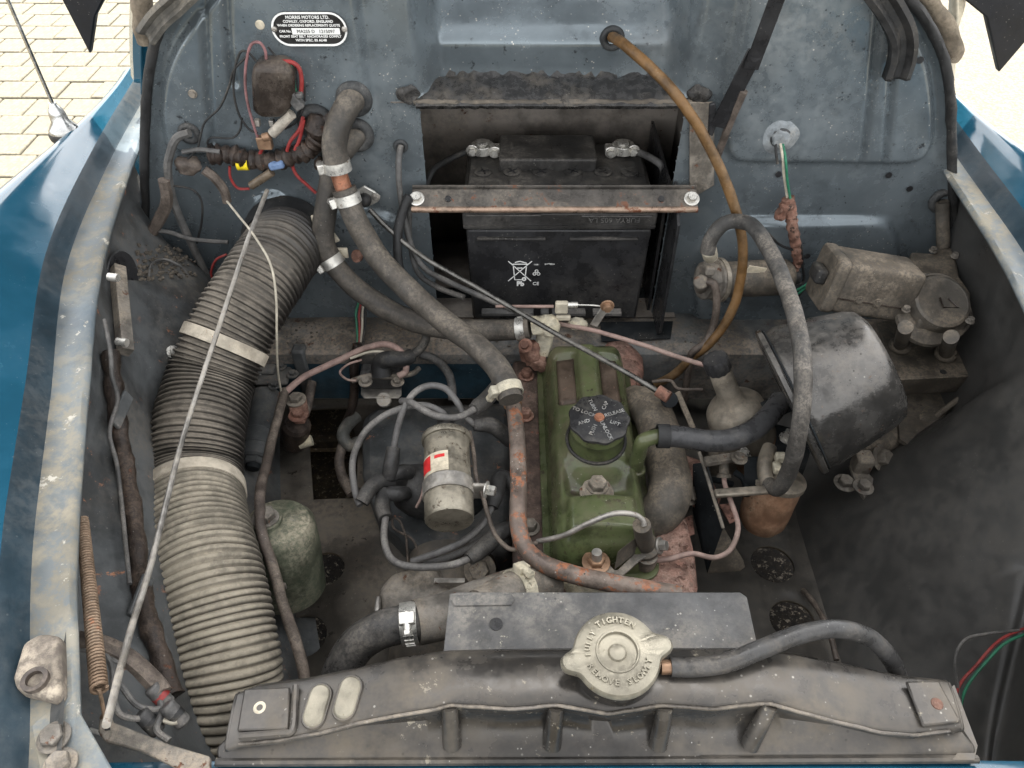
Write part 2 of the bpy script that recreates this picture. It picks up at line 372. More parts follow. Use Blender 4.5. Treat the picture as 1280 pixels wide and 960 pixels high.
PC = sp2([(290, 330), (300, 268), (340, 240), (385, 262), (480, 266), (500, 300), (498, 420), (300, 420)])
LN = [sp2(l) for l in ([(258, 12), (262, 90), (268, 176)], [(285, -8), (289, 60), (296, 100)])]
LR = [sp2(l) for l in ([(1096, -5), (1086, 100), (1075, 196)], [(1113, 60), (1108, 130), (1103, 196)])]
XA, ZA = FX(524, 128); XB, _ = FX(858, 128)
ZT = ZA
def bulk(x, z):
    d = 0
    d -= .010 * sm(-.005, .005, poly_d(PL, x, z)); d -= .011 * sm(-.005, .005, poly_d(PR, x, z))
    d -= .012 * sm(-.006, .006, poly_d(PB, x, z)); d -= .008 * sm(-.006, .006, poly_d(PC, x, z))
    for l in LN: d += .006 * (1 - sm(0, .007, line_d(l, x, z)))
    for l in LR: d += .006 * (1 - sm(0, .007, line_d(l, x, z)))
    if z > ZT - .001:
        k = sm(XA - .004, XA + .030, x) * (1 - sm(XB - .030, XB + .004, x))
        p = .045 * sm(ZT, ZT + .012, z) + .055 * sm(ZT + .050, ZT + .110, z)
        d += p * k
    xe0, xe1 = XE0(z), XE1(z)
    d -= .014 * (1 - sm(0, .02, x - xe0)) + .014 * (1 - sm(0, .02, xe1 - x))
    d += .0012 * mnoise.noise(V((x * 9, 0, z * 9)))
    return YF + d
EL = [FX(180, 420), FX(181, 300), FX(180, 190), FX(184, 100), FX(196, 40), FX(222, -10), FX(250, -60)]
ER = [FX(1190, 420), FX(1193, 300), FX(1190, 200), FX(1188, 120), FX(1180, 70), FX(1160, 25), FX(1125, -20), FX(1090, -60)]
def XE0(z): return tab([(b, a) for a, b in EL], z)
def XE1(z): return tab([(b, a) for a, b in ER], z)
mb = MB(); NX, NZ = 330, 165; Z0, Z1 = .66, FX(0, -60)[1]
rows = []
for j in range(NZ + 1):
    z = lerp(Z0, Z1, j / NZ); a, b = XE0(z), XE1(z)
    r = []
    for i in range(NX + 1):
        x = lerp(a, b, i / NX)
        for e in (XA, XB):
            if abs(x - e) < (b - a) / NX * .5: x = e
        r.append((x, z))
    rows.append(r)
jt = min(range(NZ + 1), key=lambda j: abs(rows[j][0][1] - ZA))
rows[jt] = [(x, ZA) for x, z in rows[jt]]
vs = [V((x, bulk(x, z), z)) for r in rows for x, z in r]; fs = []
for j in range(NZ):
    for i in range(NX):
        xc = (rows[j][i][0] + rows[j][i + 1][0]) / 2
        if j < jt and XA < xc < XB: continue
        q = j * (NX + 1) + i; fs.append((q, q + 1, q + NX + 2, q + NX + 1))
mb.add(vs, fs); bp_ = obj('bulkhead_panel', mb, m_bulk, car, sharp=50)
# battery recess
ZS = .700
mb = MB(); yb = 1.09; XA_, XB_ = XA, XB; XA -= .035; XB += .035
mb.grid([[V((XA, YF + .004, ZS)), V((XA, yb, ZS)), V((XB, yb, ZS)), V((XB, YF + .004, ZS))], [V((XA, YF + .004, ZA)), V((XA, yb, ZA)), V((XB, yb, ZA)), V((XB, YF + .004, ZA))]])
mb.add([V((XA, YF, ZA)), V((XB, YF, ZA)), V((XB, yb, ZA)), V((XA, yb, ZA))], [(0, 1, 2, 3)])
mb.add([V((XA, YF - .01, ZS + .004)), V((XB, YF - .01, ZS + .004)), V((XB, yb, ZS + .004)), V((XA, yb, ZS + .004))], [(0, 1, 2, 3)])
obj('battery_recess', mb, m_recess, car, solid=.002); XA, XB = XA_, XB_
mb = MB()
rr = []
for i in range(121):
    x = lerp(XA - .004, XB + .004, i / 120); e = min(i, 120 - i) / 120
    w_ = .006 * sm(0, .06, e)
    sec = []
    for (dy, dz) in [(.003, -.006), (-.005, -.006), (-.008, -.001), (-.004, .004), (.010, .008), (.03, .014), (.043, .017 - w_ * .5 + .02 * (1 - sm(0, .08, e))), (.047, .020)]:
        n_ = mnoise.noise_vector(V((x * 120, dy * 120, dz * 90))) * (.0045 if dy > 0 else .0012)
        sec.append(V((x, YF + dy, ZA + dz)) + n_)
    rr.append(sec)
mb.grid(rr); obj('seam_sealer', mb, m_seal, car, sharp=60)
obj('sealer_lip', MB().tube([V((lerp(XA - .006, XB + .006, i / 60), YF - .003, ZA + .0015)) for i in range(61)], .0034, 8).lump(.0016, 140), m_floor, car)
obj('recess_side_plate', MB().box((XB - .004, .99, .815), (.004, .17, .225)), m_black, car)
for xs in (XA - .012, XB + .012):
    mb = MB().ball((xs, YF - .004, ZA + .012), .015, 20, (1, .16, .7)).lump(.005, 110, xs); obj('sealer_blob', mb, m_seal, car)
# shelf under battery with its front face
mb = MB(); xs0, xs1 = -.42, .60; yf_ = .815
rows = []
for x in [lerp(xs0, xs1, i / 60) for i in range(61)]:
    n_ = .0015 * mnoise.noise(V((x * 14, 0, 0)))
    rows.append([V((x, 1.09 if XA < x < XB else .905, ZS + .001 + n_)), V((x, .86, ZS - .001 + n_)), V((x, yf_ + .006, ZS - .002 + n_)), V((x, yf_ + .001, ZS - .005)), V((x, yf_, ZS - .012)), V((x, yf_ + .004, .60)), V((x, yf_ + .03, .59))])
mb.grid(rows); obj('battery_shelf', mb, m_shelf, car, solid=.002)
mb = MB().box((-.10, yf_ + .0015, .642), (.52, .004, .075)); obj('crossmember_face', mb, M('crossmember_blue', (.02, .045, .062), .5, 0, .35, (.10, .09, .075), 20, .3, .3), car)
# transmission tunnel hump behind engine
mb = MB().box((.09, .845, .50), (.30, .05, .20)); obj('gearbox_tunnel', mb, m_dark, car, bevel=.02)
# ledges and wings
LI = [(.05, -.232), (.15, -.270), (.2, -.288), (.31, -.330), (.479, -.388), (.688, -.454), (.918, -.500), (1.14, -.530)]
LO = [(.05, -.275), (.15, -.303), (.2, -.320), (.31, -.363), (.479, -.421), (.688, -.492), (.918, -.530), (1.14, -.552)]
RI = [(.05, .335), (.2, .405), (.4, .482), (.66, .540), (.9, .562), (1.14, .585)]
RO = [(.05, .372), (.2, .44), (.4, .515), (.66, .570), (.9, .588), (1.14, .606)]
ys = [lerp(.04, 1.14, i / 60) for i in range(61)]
WS = [(.0, 1.3), (.5, 1.15), (.765, 1.0), (.93, .45), (1.07, .15), (1.14, .1)]
def zl(y): return .950 - .02 * sm(.35, .1, y)
for sgn, TI, TO, nm in ((-1, LI, LO, 'l'), (1, RI, RO, 'r')):
    A = []; B = []; D = []
    for y in ys:
        xi, xo, z = ctab(TI, y), ctab(TO, y), zl(y); s = sgn
        nn = .0022 * mnoise.noise(V((y * 22, s * 3, 0)))
        A.append([V((xi, y, z - .005)), V((xi + nn, y, z - .002)), V((xi + nn + s * .003, y, z + .001)), V((lerp(xi, xo, .5), y, z - .002 + nn)), V((xo, y, z))])
        h = .014; k_ = lerp(1.25, .10, sm(.42, 1.12, y)); s0_ = s; s = s * k_; g = lerp(.22, 1, min(1, k_))
        B.append([V((xo - s0_ * .001, y, z + .0005)), V((xo + s0_ * .002, y, z + .003)), V((xo + s0_ * .009, y, z + h)), V((xo + s0_ * .014, y, z + h + .005)), V((xo + s0_ * .014 + s * .018, y, z + h + .005 + .011 * g)),
                  V((xo + s0_ * .014 + s * .045, y, z + h + .005 + .028 * g)), V((xo + s0_ * .014 + s * .068, y, z + h + .005 + .038 * g)), V((xo + s0_ * .018 + s * .088, y, z + h + .003 + .036 * g)), V((xo + s0_ * .026 + s * .106, y, z + h - .004 + .016 * g)), V((xo + s0_ * .036 + s * .12, y, z - .06)), V((xo + s0_ * .045 + s * .126, y, z - .20)), V((xo + s0_ * .05 + s * .128, y, z - .40))])
    obj('wing_ledge', MB().grid(A), m_ledge, car, solid=.0016, sharp=60)
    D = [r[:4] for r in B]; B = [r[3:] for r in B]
    obj('wing_return', MB().grid(D), M('wing_return_dark_reflection', (.016, .032, .044), .4, 0, .3, (.09, .09, .085), 14, .2, .15, fleck=.04) if s0_ < 0 else bpy.data.materials['wing_return_dark_reflection'], car, sharp=60)  # dark bonnet reflection put into the return's base colour, under thin dust
    B = [spline(r, 4) for r in B]
    obj('front_wing', MB().grid(B), m_blue, car, sharp=60)
# inner wings
def inner(TI, sgn, fx):
    rows = []
    for y in [lerp(.06, .93, i / 70) for i in range(71)]:
        xi = ctab(TI, y) + sgn * .006; s = sgn
        zf = .55; prof = fx(y, xi, s); rows.append([V((x, y, z)) for x, z in spline2(prof)])
    return MB().grid(rows)
def spline2(P): return [(p.x, p.y) for p in spline([V((a, b, 0)) for a, b in P], 5)]
def left_prof(y, xi, s):
    k = sm(.60, .74, y) * (1 - sm(.86, .9, y)) * .035     # wheel arch bulge
    q = .045 * sm(.60, .38, y)
    return [(xi, .945), (xi + .002 - q * .9, .915), (xi + .008 + k * .6 - q, .86 - k * .1), (xi + .018 + k * 1.6, .80), (xi + .035 + k * 1.5, .72), (xi + .07 + k, .62), (xi + .12, .55), (xi + .14, .54)]
def right_prof(y, xi, s):
    k = sm(.72, .60, y); zc = lerp(.665, .835, k) - .17 * sm(.52, .24, y); xo = xi + .022
    P = [(xi, .945), (xi + .030, .905), (xi + .036, max(zc + .03, .80))] + ([(xo + .012, zc + .008)] if zc < .78 else [])
    for f in (0, .12, .3, .5, .7, .88, 1): P.append((lerp(xo, .395, f), lerp(zc, .54, f ** .88)))
    while len(P) < 11: P.append((.39, .54))
    return P[:11]
obj('inner_wing', inner(LI, -1, left_prof), m_inner, car, sharp=60)
obj('inner_wing', inner(RI, 1, right_prof), M('arch_underseal', (.050, .050, .048), .34, 0, .35, (.078, .070, .060), 6, .18, .08, up=.5, spec=.45, fleck=.04, stain=.15, ddet=4), car, sharp=60)
P = []
for i in range(40):
    y = lerp(.64, .10, i / 39); q = spline2(right_prof(y, ctab(RI, y) + .006, 1)); k = sm(.72, .60, y); zc = lerp(.665, .835, k) - .17 * sm(.52, .24, y); P.append(V((ctab(RI, y) + .026, y, zc + .003)))
if 0: obj('arch_seam', MB().tube(P, .0022, 8).lump(.0008, 50), m_dark, car)
for i in (): obj('spot_weld', MB().lathe(P[i] + V((-.012, 0, -.010)), V((-.8, 0, .6)), [(.0035, 0), (.003, .0012), (0, .0006)], 10), m_inner, car)
# floor panel with punched holes
def holepoly(px, py, r, z=.55, n=24):
    c = W(px, py, z=z); return [c + V((math.cos(2 * math.pi * k / n), math.sin(2 * math.pi * k / n), 0)) * r for k in range(n)]
def floor(outer, holes, name, m):
    bm = bmesh.new(); es = []
    for P in [outer] + holes:
        vv = [bm.verts.new(p) for p in P]; es += [bm.edges.new((vv[i], vv[(i + 1) % len(vv)])) for i in range(len(vv))]
    bmesh.ops.triangle_fill(bm, use_beauty=True, use_dissolve=False, edges=es)
    mb = MB(); bm.verts.index_update(); mb.add([v.co for v in bm.verts], [tuple(v.index for v in f.verts) for f in bm.faces]); bm.free()
    return obj(name, mb, m, car, solid=.006)
H = [holepoly(407, 712, .026), holepoly(380, 796, .029), holepoly(585, 800, .02), [W(a, b, z=.55) for a, b in ((384, 512), (436, 510), (448, 560), (446, 624), (392, 626))]]
floor([V((-.38, .06, .55)), V((.03, .06, .55)), V((.03, .87, .55)), V((-.46, .87, .55))], H, 'floor_panel', m_floor)
H = [holepoly(965, 706, .029), holepoly(990, 777, .029)]
floor([V((.15, .06, .55)), V((.42, .06, .55)), V((.42, .87, .55)), V((.15, .87, .55))], H, 'floor_panel', M('floor_dark', (.062, .058, .052), .5, 0, .4, (.10, .088, .072), 10, .25, .2, fleck=.08))
obj('underfloor_mat', MB().prism([W(a, b, z=.47) for a, b in ((360, 470), (470, 470), (470, 560), (360, 560))], V((0, 0, -.01))).prism([W(a, b, z=.40) for a, b in ((340, 550), (490, 550), (490, 650), (340, 650))], V((0, 0, -.01))), M('speckled_mat', (.035, .026, .016), .7, 0, 0, sc=90, var=.5, bump=.8, chips=.4, ccol=(.22, .18, .12), csc=120, fleck=0), car)
# front panel, bonnet, scuttle post
mb = MB(); rows = []
for x in [lerp(-.40, .56, i / 40) for i in range(41)]:
    q = ((x - .08) / .48) ** 2 * .02
    rows.append([V((x, .196 - q * .2, .872)), V((x, .185 - q * .2, .879)), V((x, .170 - q * .2, .878)), V((x, .14, .873)), V((x, .08, .85)), V((x, .03, .78)), V((x, .0, .65))])
mb.grid(rows); obj('front_panel', mb, m_blue, car, sharp=60)
for (a, nm) in (((166, 0), 'l'), ((1207, 0), 'r')):
    s = -1 if nm == 'l' else 1
    p0 = [(166, -60), (164, 0), (163, 50), (165, 94)] if s < 0 else [(1204, -60), (1206, 0), (1196, 40), (1192, 100)]
    yy = 1.0
    P = spline([W(a, b, y=yy) for a, b in p0], 6)
    mb = MB().grid([[p + V((s * .0, 0, 0)), p + V((-s * .012, -.022, 0)), p + V((-s * .03, -.028, 0)), p + V((-s * .034, -.06, 0))] for p in P])
    obj('scuttle_post', mb, m_blue if s < 0 else m_cream, car, solid=.003)
mb = MB()
for x0, x1 in ((-.52, -.50), (.60, .62)): mb.box(((x0 + x1) / 2, 2.06, .62), (x1 - x0, 1.96, .84))
mb.box((.05, 2.06, .21), (1.08, 1.96, .02)); mb.box((.05, 3.05, .62), (1.08, .02, .84)); mb.box((.05, 2.06, 1.04), (1.08, 1.96, .02))
obj('cabin_shell', mb, m_blue, car)
mb = MB().box((.05, .945, .43), (1.10, .02, .56)); obj('toe_board', mb, m_dark, car)
for x_ in (-.60, .66): obj('sill', MB().box((x_, .9, .36), (.03, 1.6, .42)), m_dark, car)
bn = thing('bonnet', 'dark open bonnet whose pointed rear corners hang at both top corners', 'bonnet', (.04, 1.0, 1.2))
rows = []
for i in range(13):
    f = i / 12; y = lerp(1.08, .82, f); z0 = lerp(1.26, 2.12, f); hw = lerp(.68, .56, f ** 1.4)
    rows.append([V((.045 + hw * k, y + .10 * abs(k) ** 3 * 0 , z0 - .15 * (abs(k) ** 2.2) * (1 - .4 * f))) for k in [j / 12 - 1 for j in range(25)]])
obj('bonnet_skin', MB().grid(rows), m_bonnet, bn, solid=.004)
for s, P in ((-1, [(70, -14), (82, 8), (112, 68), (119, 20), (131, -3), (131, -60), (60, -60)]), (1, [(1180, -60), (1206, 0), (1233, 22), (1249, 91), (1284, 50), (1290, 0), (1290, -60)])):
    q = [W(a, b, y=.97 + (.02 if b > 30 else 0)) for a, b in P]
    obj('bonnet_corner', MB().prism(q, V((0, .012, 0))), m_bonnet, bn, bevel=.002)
# ================================================================ shared small builders
UP = V((0, 0, 1)); FR = V((0, -1, 0)); XX = V((1, 0, 0))
def clamp(parent, P, f, r, w=.012, side=None, m=None, rot=0):
    c, ax = at(P, f); a, b, _ = basis(ax)
    d = (a * math.cos(rot) + b * math.sin(rot)) if side is None else (V(side) - ax * V(side).dot(ax)).normalized()
    tn = ax.cross(d).normalized()
    mb = MB().ring(c, ax, r * .98, r + .0013, w, 28)
    for k in range(9):          # worm slots
        th = -1.1 + k * .26; dd = d * math.cos(th + 1.6) + tn * math.sin(th + 1.6)
        mb.box(c + dd * (r + .0014), (.0009, w * .55, .0009), (tn, ax, dd))
    o = obj('hose_clamp', mb, m or m_zinc, parent)
    h = c + d * (r + .004)
    mb = MB().box(h, (.013, w * .95, .008), (tn, ax, d)); obj('clamp_housing', mb, m or m_zinc, o, bevel=.0012)
    mb = MB().cyl(h - tn * .006, h + tn * .013, .0042, 14); mb.hexa(h + tn * .012, tn, .0052, .005); mb.box(h + tn * .0172, (.0005, .008, .0012), (tn, ax, d)); obj('clamp_screw', mb, m or m_steel, o)
    return o
def bolt(parent, c, ax, r=.007, h=.006, m=None, washer=1.6, name='bolt'):
    mb = MB()
    if washer: mb.lathe(c, ax, [(r * washer, 0), (r * washer, .0012), (r * washer * .9, .0018), (0, .0018)], 20)
    mb.hexa(c + ax * .001, ax, r, h); return obj(name, mb, m or m_steel, parent, sharp=30)
def grommet(px, py, r, parent=car, y=YF, m=None, q=.35):
    p_ = W(px, py, y=YF)
    for _ in range(8): p_ = W(px, py, y=bulk(p_.x, p_.z))
    c = p_ + V((0, -.002, 0)); return obj('grommet', MB().torus(c, FR, r * (1 - q * .5), r * q), m or m_seatg, parent), c
# ================================================================ BULKHEAD FITTINGS
for px, py, r in ((443, 123, .019), (446, 168, .019), (237, 166, .012), (395, 152, .020), (765, 47, .013), (501, 182, .008), (975, 171, .011), (1178, 250, .016)):
    grommet(px, py, r, m=m_seatg)
c = W(975, 171, y=YF - .0105); obj('white_sealant', MB().lathe(c, FR, [(.023, 0), (.021, .0015), (.013, .003), (.010, .008), (0, .008)], 26, rmul=lambda t, r, h: 1 + .05 * math.sin(3 * t + 1) + .03 * math.sin(7 * t)).lump(.0008, 160), M('grey_white_sealant', (.21, .23, .24), .6, 0, .3, sc=60, var=.25, bump=.8), car)
c = W(325, 31, y=YF - .0105); obj('paint_spot', MB().lathe(c, FR, [(.0055, 0), (.005, .001), (0, .0012)], 16), m_cream, car)
for px, py in ((241, 117), (300, 200)):
    bolt(car, W(px, py, y=YF - .0095), FR, .0042, .003, m_brack, 1.3, 'screw')
for px, py in ((1111, 219), (1137, 236), (973, 218), (1009, 320), (1150, 75)):
    obj('drilled_hole', MB().lathe(W(px, py, y=YF - (.0112 if py < 200 else (.0022 if py < 260 else .0125))), FR, [(.0042, 0), (.0042, .0008), (0, .0008)], 14), m_black, car)
# identification plate
vp = thing('identification_plate', 'black oval maker plate with white lettering riveted to the bulkhead', 'plate', W(387, 53, y=YF - .0115))
ctr = W(387, 36, y=YF - .0118); hw, hh = .0425, .0185
def stadium(c, hw, hh, n=14):
    P = []
    for s, a0 in ((1, -90), (-1, 90)):
        for k in range(n + 1):
            a = R(a0 + 180 * k / n); P.append(c + V((s * (hw - hh) + math.cos(a) * hh, 0, math.sin(a) * hh)))
    return P
obj('plate', MB().prism(stadium(ctr, hw, hh), V((0, -.0012, 0))), M('plate_black', (.025, .024, .023), .4, .2, .2, (.15, .14, .12), 60, .2, .1), vp)
mb = MB(); a_, b_ = stadium(ctr + V((0, -.0012, 0)), hw, hh), stadium(ctr + V((0, -.0012, 0)), hw - .0022, hh - .0022); n_ = len(a_)
mb.add(a_ + b_ + [p + V((0, -.0006, 0)) for p in a_ + b_], [(2 * n_ + i, 2 * n_ + (i + 1) % n_, 3 * n_ + (i + 1) % n_, 3 * n_ + i) for i in range(n_)] + [(n_ + i, n_ + (i + 1) % n_, 3 * n_ + (i + 1) % n_, 3 * n_ + i) for i in range(n_)])
obj('border', mb, m_white, vp)
f_ = V((0, -.0014, 0))
obj('number_panel', MB().box(ctr + V((.007, -.0014, -.0022)), (.054, .0008, .0068)), m_white, vp)
for i, (s_, z_, sz, dx) in enumerate((('MORRIS MOTORS LTD.', .0128, .0048, 0), ('COWLEY, OXFORD, ENGLAND', .0084, .0040, 0), ('WHEN ORDERING REPLACEMENTS QUOTE', .0042, .0036, 0), ('CAR No.', -.0022, .0036, -.0275), ('FRONT SEAT BELT ANCHORAGES COMPLY', -.0078, .0036, 0), ('WITH SPEC. BS AU48', -.0120, .0038, 0))):
    obj('lettering', text(s_, sz, ctr + f_ + V((dx, -.0003, z_)), XX, UP, .0002, bold=.00008), m_white, vp)
obj('stamped_number', text('MA2S5 D   1215097', .0052, ctr + f_ + V((.007, -.0008, -.0022)), XX, UP, .0001), m_black, vp)
for s in (-1, 1): obj('rivet', MB().lathe(ctr + V((s * .0395, -.0012, 0)), FR, [(.0034, 0), (.003, .0012), (.0012, .0018), (0, .0010)], 14), m_steel, vp)
# relay box
rb = thing('relay_box', 'dark brown relay box with scuffed cover ringed by thin wires on the bulkhead', 'relay', W(340, 152, y=.87))
P = [W(a, b, y=.858) for a, b in ((315, 80), (357, 80), (366, 96), (367, 124), (362, 138), (352, 151), (320, 150), (314, 140), (312, 100))]
obj('cover', MB().prism(P, V((0, .034, 0))), m_baked, rb, bevel=.011, bseg=5)
P = [W(a, b, y=.893) for a, b in ((308, 72), (362, 72), (372, 95), (372, 130), (364, 152), (316, 154), (306, 140))]
obj('base_plate', MB().prism(P, V((0, .004, 0))), m_brack, rb, bevel=.001)
for px, py in ((333, 76), (350, 77), (322, 153), (340, 153)): obj('terminal', MB().box(W(px, py, y=.878), (.006, .008, .008)), m_steel, rb, bevel=.001)
# wires round the relay box
def wire(pts, r, m, label, cat='wire', group='wires on the bulkhead', y=.872, name='wire', **k): return pipe(name, pts, r, m, label, cat, group, y=y, seg=8, n=6, **k)
def c2(l): return [(180 + a / 4, b / 4) for a, b in l]
wire(c2([(612, 312), (605, 250), (575, 212), (535, 225), (513, 300), (505, 400), (515, 500), (540, 600), (570, 690), (592, 728)]), .0017, M('faded_pink_wire', (.20, .10, .10), .5, 0, .3, sc=50), 'faded pink wire looping over the left side of the relay box')
wire(c2([(560, 305), (520, 262), (482, 262), (455, 340), (448, 450), (470, 560), (520, 640), (570, 668)]), .0014, m_rub, 'thin black wire loop left of the relay box')
wire(c2([(515, 280), (450, 350), (425, 430), (380, 535), (305, 610), (280, 690), (262, 750), (190, 820), (160, 850)]), .0013, m_rub, 'long black wire running down left from the relay box')
wire(c2([(490, 590), (480, 650), (440, 690), (340, 688), (318, 715), (335, 750)]), .0013, m_rub, 'black wire curling under the relay box to the loom', y=.880)
wire(c2([(690, 308), (740, 312), (775, 340), (788, 400), (785, 470)]), .0026, m_red, 'thick red wire off the top right corner of the relay box')
wire(c2([(735, 325), (750, 370), (755, 430), (765, 480)]), .0013, m_greenw, 'thin green wire beside the relay box')
wire(c2([(620, 235), (680, 300), (760, 330), (800, 420), (798, 530), (760, 610), (705, 645)]), .0012, m_rub, 'black wire bowed round the right side of the relay box', y=.880)
wire(c2([(600, 728), (580, 770), (590, 815), (625, 832)]), .0022, m_red, 'short red wire bent into the blue connector')
wire(c2([(795, 585), (775, 650), (730, 710), (712, 770), (718, 800)]), .0022, m_red, 'left red wire dropping from the big bulkhead grommet')
wire(c2([(798, 600), (780, 690), (750, 760), (735, 800), (760, 870), (810, 920), (860, 965)]), .0022, m_red, 'long red wire passing behind the heater hoses')
wire([(357 - 70, 208), (288, 222), (297, 235), (312, 236)], .0018, m_red, 'red wire hanging under the yellow tape')
wire([(283, 318), (270, 325), (264, 340), (266, 350)], .0016, m_red, 'faint red wire beside the top of the corrugated hose', y=.83)
mb = MB().box(W(370, 126, y=.868), (.012, .012, .020), (V((.85, 0, .5)), V((0, 1, 0)), V((-.5, 0, .85)))); mb.box(W(374, 119, y=.866), (.008, .009, .006)); solo('wire_connector', mb, m_grayc, 'grey wire connector at the lower right of the relay box', 'connector', bevel=.0015)
o, P = pipe('sleeve', [(365, 142), (352, 155), (340, 167)], .0062, M('pale_sleeve', (.40, .36, .30), .5, 0, .4, sc=50, chips=.1, ccol=(.12, .09, .06)), 'pale rolled plastic sleeve below the relay box', 'sleeve', y=.868)
sb = solo('terminal_block', MB().box(W(331, 178, y=.874), (.018, .010, .016)).cyl(W(328, 172, y=.868), W(338, 170, y=.868), .005), m_brass, 'small brass terminal under the relay box', 'terminal', bevel=.0015)
hb = thing('wiring_loom', 'tarry brown taped wiring loom across the left of the bulkhead', 'wiring loom', W(320, 212, y=.876))
P = spline(PTS([(262, 193), (285, 193), (310, 199), (340, 201), (365, 195), (385, 187), (398, 172)], y=.876), 8)
obj('taped_bundle', MB().tube(P, .0112, 14, rf=lambda f, i: 1 + .18 * math.sin(i * 1.9) + .1 * math.sin(i * .7)).lump(.002, 120), m_tape, hb)
obj('tar_lump', MB().ball(W(398, 160, y=.880), .017, 18, (1, .8, 1.1)).lump(.005, 110, 3), m_tape, hb)
for px, py in ((412, 152), (392, 185), (400, 205), (370, 190)): obj('tar_lump', MB().ball(W(px, py, y=.878), .008, 14, (1, .8, 1.2)).lump(.004, 150, px), m_tape, hb)
obj('yellow_tape', MB().tube(spline(PTS([(297, 204), (311, 204)], y=.8745), 4), .0088, 14), m_yel, hb)
solo('wire_connector', MB().box(W(346, 206, y=.866), (.020, .012, .010), (V((.96, 0, .2)), V((0, 1, 0)), V((-.2, 0, .96)))), m_bluew, 'blue crimp connector joining red wires under the relay box', 'connector', bevel=.003)
pipe('fuse_holder', [(314, 232), (325, 225), (340, 215)], .0055, M('smoky_tube', (.13, .10, .07), .3, 0, .3, sc=50), 'smoky brown inline fuse tube below the blue connector', 'fuse holder', y=.868)
mb = MB().ball(W(235, 207, y=.872), .015, 18, (1.1, .7, .8)).lump(.004, 110, 8); solo('taped_joint', mb, m_dirtp, 'brown taped wire joint at the left end of the loom', 'cable joint')
for i, (l, r_, m_, lb) in enumerate((([(237, 166), (222, 172), (213, 190), (210, 215), (218, 255), (235, 295), (254, 335), (262, 350)], .0052, m_grayc, 'grey cable leaving the leftmost bulkhead grommet and running down'),
        ([(228, 190), (250, 187), (275, 190)], .003, m_grayc, 'grey wire lying along the left end of the loom'),
        ([(255, 212), (268, 222), (280, 238), (284, 252)], .0062, m_dirtp, 'dirty taped cable pointing down from the loom'),
        ([(215, 232), (240, 237), (252, 252), (252, 278), (246, 304)], .0015, m_rub, 'thin black wire hanging below the taped joint'),
        ([(180, 288), (210, 290), (240, 299), (285, 303)], .0030, m_grayc, 'grey pipe lying along the foot of the bulkhead at left'),
        ([(205, 225), (208, 255), (190, 290), (178, 318)], .0075, m_dirtp, 'dirt crusted cable down the left bulkhead corner'),
        ([(180, 343), (188, 330), (205, 324), (225, 332), (235, 343)], .0014, m_grayc, 'thin arched wire on the left wheel arch'))):
    wire(l, r_, m_, lb, 'cable', 'cables on the bulkhead', y=.868 if i < 4 else (.86 if i < 6 else .80), name='cable')
# ================================================================ BATTERY
bt = thing('battery', 'black car battery with white recycling symbols in the bulkhead recess', 'battery', (.064, .95, .715))
x0, x1, y0, y1, zb, zt = -.066, .193, .870, 1.045, .712, .900
mb = MB(); 
lo_, hi_ = [V((x0 + .007, y0 + .006, zb)), V((x1 - .007, y0 + .006, zb)), V((x1 - .007, y1, zb)), V((x0 + .007, y1, zb))], [V((x0 + .004, y0 + .003, .872)), V((x1 - .004, y0 + .003, .872)), V((x1 - .004, y1, .872)), V((x0 + .004, y1, .872))]
mb.add(lo_ + hi_, [(3, 2, 1, 0), (4, 5, 6, 7), (0, 1, 5, 4), (1, 2, 6, 5), (2, 3, 7, 6), (3, 0, 4, 7)]); case = obj('case', mb, m_black, bt, bevel=.004)
obj('lid', MB().box(((x0 + x1) / 2, (y0 + y1) / 2, .886), (x1 - x0, y1 - y0, .026)).box(((x0 + x1) / 2, (y0 + y1) / 2 + .002, .903), (x1 - x0 - .012, y1 - y0 - .012, .012)), m_btop, bt, bevel=.0025)
P = [V((-.018, .962, .905)), V((.118, .962, .905)), V((.118, 1.035, .905)), V((-.018, 1.035, .905))]
obj('vent_cover', MB().prism(P, V((0, 0, .022))).prism([V((.0, .90, .905)), V((.09, .90, .905)), V((.1, .963, .905)), V((-.01, .963, .905))], V((0, 0, .006))), m_btop, bt, bevel=.004)
for px in (604, 640, 677, 716, 754, 787):
    c = W(px, 216, z=.9095); o = obj('cell_cap', MB().lathe(c, UP, [(.0125, 0), (.0125, .0022), (.0105, .003), (0, .003)], 24), m_btop, bt)
    a = random.uniform(.3, 1.2); u_ = V((math.cos(a), math.sin(a), 0)); v_ = V((-math.sin(a), math.cos(a), 0))
    obj('cross_slot', MB().box(c + UP * .0032, (.017, .002, .0008), (u_, v_, UP)).box(c + UP * .0033, (.002, .017, .0008), (u_, v_, UP)), m_black, o)
for a, b in ((596, 682), (712, 798)):
    p, q = W(a, 299, y=y0), W(b, 299, y=y0); obj('grip_rib', MB().box((p + q) / 2 + V((0, .002, 0)), ((q - p).x, .007, .0035)), m_btop, bt, bevel=.001)
for a, b, py_ in ((582, 676, 269), (727, 815, 270)): 
    p, q = W(a, py_, y=y0 - .001), W(b, py_, y=y0 - .001); obj('lid_strip', MB().box((p + q) / 2, ((q - p).x, .003, .0022)), m_grayc, bt, bevel=.0005)
obj('lid_strip', MB().box(((x0 + x1) / 2, y0 - .0005, .8795), (x1 - x0 - .002, .002, .002)), m_btop, bt)
o = obj('raised_lettering', text('FURYA 605 LA', .011, W(768, 275, y=y0 - .0012), -XX, -UP, .0005), m_grayc, bt)
for a, b in ((602, 667), (676, 686), (690, 732), (741, 777)):
    p, q = W(a, 393, y=.858), W(b, 393, y=.858); obj('hold_down_lip', MB().box((p + q) / 2 + V((0, .005, 0)), ((q - p).x, .012, .006)), m_grayc, bt, bevel=.001)
